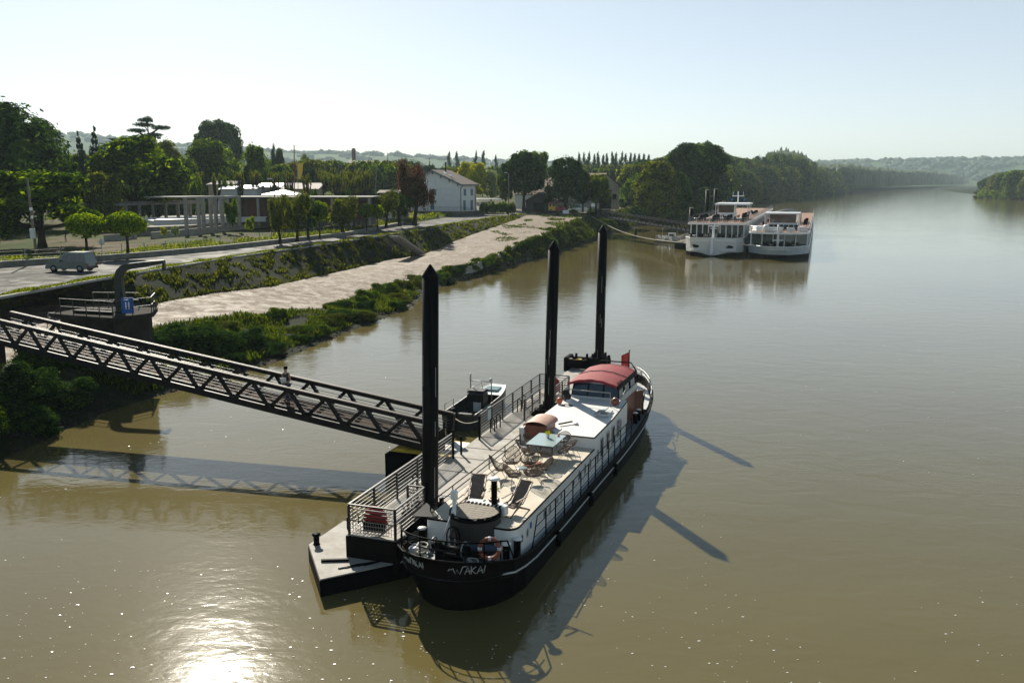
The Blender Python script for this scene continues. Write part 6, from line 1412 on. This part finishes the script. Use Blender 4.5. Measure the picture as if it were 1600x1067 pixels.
# ---------------------------------------------------------------- two river cruise ships
SXK = .9; SO1 = W(1066,392,1.0)+FD*1.0; deckm = mat('teak_deck', (.33,.17,.09), .6, .3, 1)
M_['shipwhite'] = mat('ship_white', (.86,.87,.87), .3, .06, 1.5)
M_['shipgrey'] = mat('ship_hull_grey', (.50,.54,.56), .35, .1, 1)
M_['green_gl'] = mat('green_window', (.02,.06,.06), .08, .3, 1, spec=.8)
def ship(name, org, label, B_, Ls, zh, zd, style):
    s = empty(name, (org.x,org.y,0), FRZ, label, 'cruise ship'); s.scale = (SXK, 1, 1)
    hb = B_/2
    def wid(y, s_, L0=6.0):
        t = min(1, max(0, (y-0)/(L0*(1.2-.5*s_)))); ts = min(1, max(0, (Ls-y)/8.0)); e = 3.2 if style == 1 else 2.2
        return hb*(1-(1-t)**e)**(1/2.0)*(1-(1-ts)**2.5)**.5 if y > 0 else 0
    ysn = [0,.15,.4,.8,1.4,2.2,3.2,4.5,6,8,12,30,60,90,100,104,107,109,Ls]
    f0 = (lambda y: .78+.22*min(1,y/2.5)) if style == 1 else (lambda y: .25+.75*min(1,(y/6)**.6))
    def ring(z, s_):
        sh = (zh-z)*(.45 if style == 1 else .55); r_ = [(max(.0,hb*f0(max(0,y))*(1-(1-min(1,max(0,(Ls-y)/8.0)))**2.5)**.5), y+(sh if y < 8 else 0)*max(0,1-y/8), z) for y in ysn]
        return [(hb+x,y,zz) for x,y,zz in r_]+[(hb-x,y,zz) for x,y,zz in reversed(r_)]
    MB().loft([ring(-.6,0), ring(.0,.2), ring(.75,.4)], True, False).build('lower_hull', M_['black'], s)
    MB().loft([ring(.75,.4), ring(1.6,.6), ring(zh,1), [(hb+(x-hb)*.985,y+.12*(1 if y < 50 else -1),z) for x,y,z in ring(zh,1)], [(hb+(x-hb)*.98,y+.14*(1 if y < 50 else -1),z-.55) for x,y,z in ring(zh,1)]], True, False).build('hull', M_['shipwhite'] if style == 1 else M_['shipgrey'], s)
    rg_ = ring(zh-.5,1); n = len(rg_)//2
    MB().loft([[rg_[k], rg_[-1-k]] for k in range(n)], smooth=False).build('foredeck', deckm, s)
    MB().tube([Vector(p) for p in ring(zh+.02,1)], .09, 6, closed=True).build('rubbing_rail', M_['shipwhite'], s)
    # superstructure
    y0 = 6.5 if style == 1 else 5.5
    MB().prism([(.35,y0+.6),(hb,y0-.2 if style == 2 else y0+.5),(B_-.35,y0+.6),(B_-.35,Ls-6),(.35,Ls-6)], zh-.5, zd-.25).build('lounge_glass', M_['green_gl'], s)
    nn = 9 if style == 1 else 5
    for k in range(nn+1): MB().box((.4+(B_-.8)*k/nn, y0+.5-(.7*math.sin(math.pi*k/nn) if style == 2 else 0), (zh-.5+zd)/2), (.22,.12,zd-zh+.4)).build('mullion', M_['shipwhite'], s)
    for s_, x in ((0,.28),(1,B_-.28)):
        mb = MB()
        mb.box((x,(y0+Ls-6)/2+2,(zh-.1)), (.16,Ls-10-y0,.7)).box((x,(y0+Ls-6)/2+2,zd-.45), (.16,Ls-10-y0,.35))
        for k in range(40): mb.box((x, y0+1+k*(Ls-8-y0)/40, (zh+zd)/2), (.161,.22,zd-zh+.3))
        mb.build('side_wall', M_['shipwhite'], s)
    fy = 2.2 if style == 1 else .9
    if style == 1: plate = [(.1,y0-2.2),(B_-.1,y0-2.2),(B_,y0),(B_,Ls-5),(0,Ls-5),(0,y0)]
    else: plate = [(.5,3.0),(1.6,1.6),(3.4,.9),(hb,.7),(B_-3.4,.9),(B_-1.6,1.6),(B_-.5,3.0),(B_,5),(B_,Ls-5),(0,Ls-5),(0,5)]
    MB().prism(plate, zd-.22, zd+.08).build('sun_deck_fascia', M_['shipwhite'], s)
    MB().prism([(hb+(x-hb)*.965,y+.25 if y < 50 else y-.3) for x,y in plate], zd+.0, zd+.11).build('sun_deck', deckm, s)
    e = [Vector((hb+(x-hb)*.985,y+.1,zd+.08)) for x,y in plate]
    pl_ = [e[-2] if style == 1 else e[-2]]; 
    loop = e+[e[0]]; mb = MB()
    for h in (.95,.6,.3): mb.tube([p+Vector((0,0,h)) for p in loop], .03, 4)
    for a, b_ in zip(loop, loop[1:]):
        L_ = (b_-a).length; k = max(1,int(L_/1.8))
        for j in range(k): p = a.lerp(b_, j/k); mb.bar(p, p+Vector((0,0,.95)), .05, .05, up=(1,0,0))
    mb.build('sun_deck_railing', M_['galv'], s)
    return s
s1 = ship('cruise_ship', SO1, 'river cruise ship with a broad white wave-edged bow, nearer the bank of the two', 11.4, 110, 3.25, 5.65, 1)
# wave shaped lower edge of the bow paint + stem
mb = MB(); rows = []
for k in range(25):
    x = lerp(.6,10.8,k/24); zb = .85-.75*math.exp(-((x-5.2)/2.2)**2); yy = .55*abs((x-5.7)/5.7)**3-.15
    rows.append([(x,yy-.03+.9*(1-0),.9),(x,yy+.85+(.9-zb)*.25,zb)])
hb1 = 5.7
MB().prism([(5.35,-.25),(5.85,-.25),(5.85,.5),(5.35,.5)], .6, 3.4).build('stem_post', M_['shipwhite'], s1)
rows = [[(lerp(1.2,10.2,k/20), .42+.5*(.75)-.36+ .02, 1.0), (lerp(1.2,10.2,k/20), .78+.0, .78-.62*math.exp(-((lerp(1.2,10.2,k/20)-5.6)/2.1)**2))] for k in range(21)]
MB().loft(rows).build('bow_wave_paint', M_['shipwhite'], s1)
for x, sg_ in ((2.4,1),(9.0,-1)):
    MB().add([(x-.75,.18,1.9+.28*sg_),(x-.2,.17,2.08),(x+.5,.17,1.95),(x+.75,.18,1.75-.0*sg_),(x+.3,.34,1.5),(x-.45,.34,1.55)], [[0,1,2,3,4,5]]).build('anchor_pocket', M_['black'], s1)
MB().tube([(5.6,1.6,2.5),(5.6,1.6,5.3)], [.3,.22], 10).box((5.6,1.6,5.3), (1.9,.5,.14)).box((5.6,1.5,4.9), (1.2,.3,.12)).build('fore_mast', M_['shipwhite'], s1)
wh = MB().prism([(4.2,21),(7.6,21),(7.8,24.5),(4.0,24.5)], 5.7, 7.1).build('wheelhouse', M_['shipwhite'], s1)
MB().prism([(4.3,21.1),(7.5,21.1),(7.7,24.4),(4.1,24.4)], 7.1, 8.6).build('wheelhouse_glass', mat('brown_glass',(.10,.06,.045),.1,.3,1,spec=.8), wh)
MB().prism([(3.4,20.4),(10.6,20.4),(10.8,30),(3.4,30)], 8.6, 8.9).build('wheelhouse_roof', M_['shipwhite'], wh)
for x in (3.6,10.4):
    for y in (20.8,25,29.5): MB().bar((x,y,5.7),(x,y,8.6),.12,.12,up=(1,0,0)).build('awning_post', M_['shipwhite'], s1)
MB().tube([(8.0,24,8.9),(8.0,24,11.2)], .12, 8).box((8.0,24,10.3), (2.6,.12,.14)).box((6.9,24,10.7), (.06,.06,.9)).box((9.1,24,10.7), (.06,.06,.9)).build('signal_mast', M_['shipwhite'], s1)
for x in (6.7,9.4): MB().box((x,24,9.6), (.3,.06,.5)).build('blue_flag', M_['blue'], s1)
so2 = SO1+FX*11.1-FD*2.5
s2 = ship('cruise_ship', so2, 'river cruise ship with a rounded grey bow, on the open river side of the two', 11.4, 112, 2.1, 4.45, 2)
MB().tube([(5.7,1.5,1.7),(5.7,1.5,5.8)], [.24,.18], 10).box((5.7,1.4,3.2), (2.0,.3,.14)).build('fore_mast', M_['shipwhite'], s2)
wh = MB().prism([(3.2,15),(8.6,15),(8.8,19),(3.0,19)], 4.5, 5.6).build('wheelhouse', M_['shipwhite'], s2)
MB().prism([(3.3,15.1),(8.5,15.1),(8.7,18.9),(3.1,18.9)], 5.6, 7.2).build('wheelhouse_glass', bpy.data.materials['brown_glass'], wh)
MB().prism([(2.3,14.2),(9.2,14.2),(9.3,20),(2.3,20)], 7.2, 7.45).build('wheelhouse_roof', M_['shipwhite'], wh)
for x in (2.4,9.1): MB().box((x,17,5.85), (.2,5.6,2.7)).build('wing_wall', M_['shipwhite'], s2)
MB().box((2.0,5.8,4.95), (2.4,3.6,.8), ch=.15).build('tender_cover', M_['shipwhite'], s2)
MB().lathe([(.65,-.0),(.65,.9),(.45,1.2),(.05,1.3)], (3.4,2.6,4.5), 16).build('white_dome', M_['shipwhite'], s2)
MB().box((5.2,2.6,5.0), (2.6,.4,.9), ch=.1).box((7.9,2.8,5.0), (1.5,.4,.8), ch=.1).build('windbreak', M_['shipwhite'], s2)
MB().box((10.0,5.0,4.95), (1.8,1.8,.85), ch=.1).build('deck_locker', M_['shipwhite'], s2)
for k in range(4):
    y = 34+k*4.0; rows = [[(lerp(2.6,8.8,j/10), yy, 4.6+1.9+.7*math.sin(math.pi*j/10)) for j in range(11)] for yy in (y,y+3.2)]
    aw = MB().loft(rows).loft([[(p[0],p[1],p[2]-.08) for p in r_] for r_ in rows]).build('awning', mat('dark_awning',(.05,.06,.065),.7,.2,1) if k == 0 else bpy.data.materials['dark_awning'], s2)
    mb = MB()
    for yy in (y,y+3.2): mb.tube([(2.6,yy,4.5),(2.6,yy,6.5)]+[(lerp(2.6,8.8,j/10),yy,6.53+.7*math.sin(math.pi*j/10)) for j in range(11)]+[(8.8,yy,4.5)], .05, 5)
    mb.build('awning_frame', M_['galv'], aw)
def onship(org, x, y, z): return org+FX*x*SXK+FD*y+Vector((0,0,z-org.z))
# deck furniture, small in the photo: single meshes sharing data
dk = M_['black']; mb = MB().box((0,0,.42), (.5,.5,.08)).box((0,.24,.75), (.5,.07,.65))
for x in (-.21,.21):
    for y in (-.21,.21): mb.box((x,y,.2), (.05,.05,.4))
chm = mb.build('chair', dk); CH = chm.data; bpy.data.objects.remove(chm)
mb = MB().lathe([(.5,.70),(.5,.74),(.02,.75)], n=12).tube([(0,0,0),(0,0,.7)], .05, 6).lathe([(.28,0),(.05,.05)], n=10); tm = mb.build('deck_table', M_['shipwhite']); TB = tm.data; bpy.data.objects.remove(tm)
mb = MB().box((0,0,.3), (.62,1.35,.1)).box((0,.85,.55), (.62,.75,.08), rx=.7)
for x in (-.26,.26):
    for y in (-.55,.5): mb.box((x,y,.13), (.05,.05,.26))
lm = mb.build('sun_lounger', dk); LG = lm.data; bpy.data.objects.remove(lm)
rg = random.Random(31)
def put(me, name, org, x, y, z, rz, label, cat, group, m=None):
    o = bpy.data.objects.new(name, me); C.objects.link(o); o.location = onship(org,x,y,z); o.rotation_euler = (0,0,FRZ+rz); tag(o, label, cat, group); return o
for (x0, x1, y0, y1, nx, ny) in ((1.4,4.0,7,18,2,5),(6.6,10.0,8,18,2,4)):
    for i in range(nx):
        for j in range(ny):
            x = lerp(x0,x1,i/(nx-1)); y = lerp(y0,y1,j/(ny-1))
            put(TB,'deck_table',SO1,x,y,5.77,0,'round white table on the sun deck of the ship nearer the bank','table','sun deck tables of the nearer ship')
            for k in range(3): a = rg.uniform(0,.8)+k*2.1; put(CH,'chair',SO1,x+.8*math.sin(a),y+.8*math.cos(a),5.77,-a,'black chair at a sun deck table of the ship nearer the bank','chair','sun deck chairs of the nearer ship')
for x in (1.6,3.3,7.4,9.4):
    put(TB,'deck_table',SO1,x,4.2,2.78,0,'round white table on the bow terrace of the ship nearer the bank','table','bow terrace tables of the nearer ship')
    for k in range(3): a = k*2.1+x; put(CH,'chair',SO1,x+.75*math.sin(a),4.2+.75*math.cos(a),2.78,-a,'black chair on the bow terrace of the ship nearer the bank','chair','bow terrace chairs of the nearer ship')
for i in range(7):
    for j in range(3): put(LG if j else CH,'sun_lounger' if j else 'chair',so2,3.0+i*.95,6.0+j*2.2,4.57,0,('black sun lounger' if j else 'black chair')+' ahead of the wheelhouse of the outer ship','lounger' if j else 'chair','dark seats ahead of the outer wheelhouse')
for x in (2.6,4.4,7.0,8.8):
    put(TB,'deck_table',so2,x,3.4,1.62,0,'round white table on the bow terrace of the outer ship','table','bow terrace tables of the outer ship')
    for k in range(3): a = k*2.1+x; put(CH,'chair',so2,x+.7*math.sin(a),3.4+.7*math.cos(a),1.62,-a,'black chair on the bow terrace of the outer ship','chair','bow terrace chairs of the outer ship')
for i in range(16): put(LG,'sun_lounger',SO1,rg.choice([2,3.2,8.6,9.8]),32+i*2.2,5.77,rg.choice([0,0,3.14]),'dark sun lounger aft on the ship nearer the bank','lounger','loungers aft on the nearer ship')
for i in range(8): put(LG,'sun_lounger',so2,rg.choice([1.6,10,10.2]),24+i*3,4.57,0,'dark sun lounger aft on the outer ship','lounger','loungers aft on the outer ship')
for i, (x, y) in enumerate(((4.0,30),(5.2,33),(6.4,50),(7.0,24))):
    o = MB().box((0,0,.28), (1.4,.6,.5), ch=.08).build('planter', M_['greywhite']); mb = MB(); r2 = random.Random(i)
    for k in range(120): d = sphdir(r2); d.z = abs(d.z); leaf(mb, Vector((d.x*.6,d.y*.25,.5+d.z*.35)), d, .18, r2)
    p = mb.build('plants', M_['leafC'], o); o.location = onship(so2, x, y, 4.57); tag(o, 'green planter on the sun deck of the outer ship', 'planter', 'planters of the outer ship')
# second gangway, landing stage, piles
a, b_ = Vector((20.6,221,4.95)), Vector((34.0,171.5,3.7)); d = b_-a; L_ = d.length; ang = math.atan2(d.y,d.x)
g2 = empty('ship_gangway', a, 0, 'long dark truss gangway from the head of the slipway to the cruise ships', 'gangway')
yv = Vector((-math.sin(ang),math.cos(ang),0)); g2.rotation_euler = Matrix((d.normalized(), yv, d.normalized().cross(yv))).transposed().to_euler()
for y in (0,2.0):
    MB().bar((0,y,1.25),(L_,y,1.25),.14,.16).build('top_chord', M_['gang'], g2); MB().bar((0,y,0),(L_,y,0),.16,.22).build('bottom_chord', M_['gang'], g2)
    mb = MB()
    for k in range(24):
        x0, x1 = L_*k/24, L_*(k+1)/24; xm = (x0+x1)/2; mb.bar((x0,y,.1),(xm,y,1.2),.09,.09).bar((xm,y,1.2),(x1,y,.1),.09,.09)
    mb.build('lattice', M_['gang'], g2)
MB().box((L_/2,1,.05), (L_,1.9,.08)).build('deck', M_['black'], g2)
gp_ = empty('gangway_portal', a+Vector((-1.0,.5,-.2)), ang, 'dark gate posts with a white notice at the quay end of the ship gangway', 'gate')
for y in (-.4,1.0,2.2): MB().box((0,y,1.2), (.3,.3,2.4)).build('post', M_['black'], gp_)
MB().box((-.2,1.6,1.0), (.08,1.2,1.7)).build('gate', M_['rail'], gp_); 
nt_ = MB().box((-.25,.3,2.75), (.08,.95,.75)).build('notice', M_['white'], gp_)
for i, (px, zt, lb) in enumerate(((1074,7.9,'thick dark mooring pile with pale top beside the bow of the nearer ship'),(1097.5,11.2,'tall dark mooring pile, left of the tall pair beside the nearer ship'),(1110,11.3,'tall dark mooring pile, right of the tall pair beside the nearer ship'),(1123,7.9,'shorter mooring pile just left of the ship wheelhouse'))):
    kx = (px-800)/1382; Y = (SO1.x-1.3-.34*SO1.y)/(kx-.34); X = kx*Y
    o = empty('mooring_pile', (X,Y,0), 0, lb, 'pile', 'mooring piles beside the ships'); MB().tube([(0,0,-2),(0,0,zt)], .42, 16).build('shaft', M_['pile'], o); MB().lathe([(.44,0),(.46,.05),(.46,.16),(.1,.22)], (0,0,zt), 16).build('cap', M_['concrete'], o)
ls = empty('landing_stage', SO1-FX*2.6+FD*24, FRZ, 'dark floating landing stage between the bank and the nearer cruise ship', 'pontoon'); ls.location.z = 0
MB().box((0,6,.3), (3.6,22,1.3)).build('hull', M_['black'], ls); MB().box((0,6,.98), (3.5,21.8,.06)).build('deck', M_['dark_conc'], ls)
rails(ls, [(-1.7,-4.8,1),(-1.7,16.8,1)], n=3, post_sp=2, m='galv')
# work raft with tangled gear
wr = W(1045,379,0); wf = empty('work_raft', (wr.x,wr.y,0), FRZ, 'small cluttered work raft with pale drums and rails behind the mooring ropes', 'raft')
MB().box((0,0,.2), (5.6,3.6,.7)).build('deck', M_['greywood'], wf); rg = random.Random(3)
for k in range(7): MB().lathe([(.28,0),(.3,.4),(.28,.85),(.02,.87)], (rg.uniform(-2.3,2.3),rg.uniform(-1.4,1.4),.55), 12).build('drum', M_['greywhite'] if k % 2 else M_['white'], wf)
MB().box((.6,.2,1.3), (1.5,1.2,1.5)).build('cabin', M_['greywhite'], wf); MB().box((.6,-.42,1.55), (1.0,.04,.6)).build('cabin_window', M_['glass'], wf)
rails(wf, [(-2.7,-1.7,.55),(2.7,-1.7,.55),(2.7,1.7,.55),(-2.7,1.7,.55),(-2.7,-1.7,.55)], h=.9, n=2, post_sp=1.3, m='galv')
MB().tube([(-1.6,.8,.5),(-1.6,.8,3.0),(-.2,.8,3.4)], .06, 6).tube([(1.9,-.9,.5),(1.9,-.9,2.6)], .05, 6).build('derrick', M_['galv'], wf)
p = W(993,372,0); o = empty('mooring_post', p, 0, 'single dark post standing in the water off the bank', 'post'); MB().tube([(0,0,-1),(0,0,2.1)], .28, 12).build('shaft', M_['pile'], o); MB().lathe([(.3,0),(.3,.08),(.05,.2)], (0,0,2.1), 12).build('cap', M_['pile'], o)
def rope(a, b_, sag, r, label):
    pts = [a.lerp(b_, t/16)-Vector((0,0,sag*math.sin(math.pi*t/16))) for t in range(17)]; tag(MB().tube(pts, r, 5).build('mooring_rope', bpy.data.materials['pale_rope']), label, 'rope')
rope(Vector((19.4,229,4.95)), SO1+Vector((0,-.2,1.4)), 1.6, .07, 'long pale mooring rope sagging from the slipway head to the bow of the nearer ship')
rope(Vector((33.4,190,1.2)), SO1+Vector((-.1,.4,1.9)), .5, .05, 'short mooring rope from the work raft to the nearer ship')
rope(SO1+FX*9.9+Vector((0,0,1.6)), so2+FX*1.2+Vector((0,0,1.5)), .3, .05, 'short rope tying the two cruise ships together at the bows')
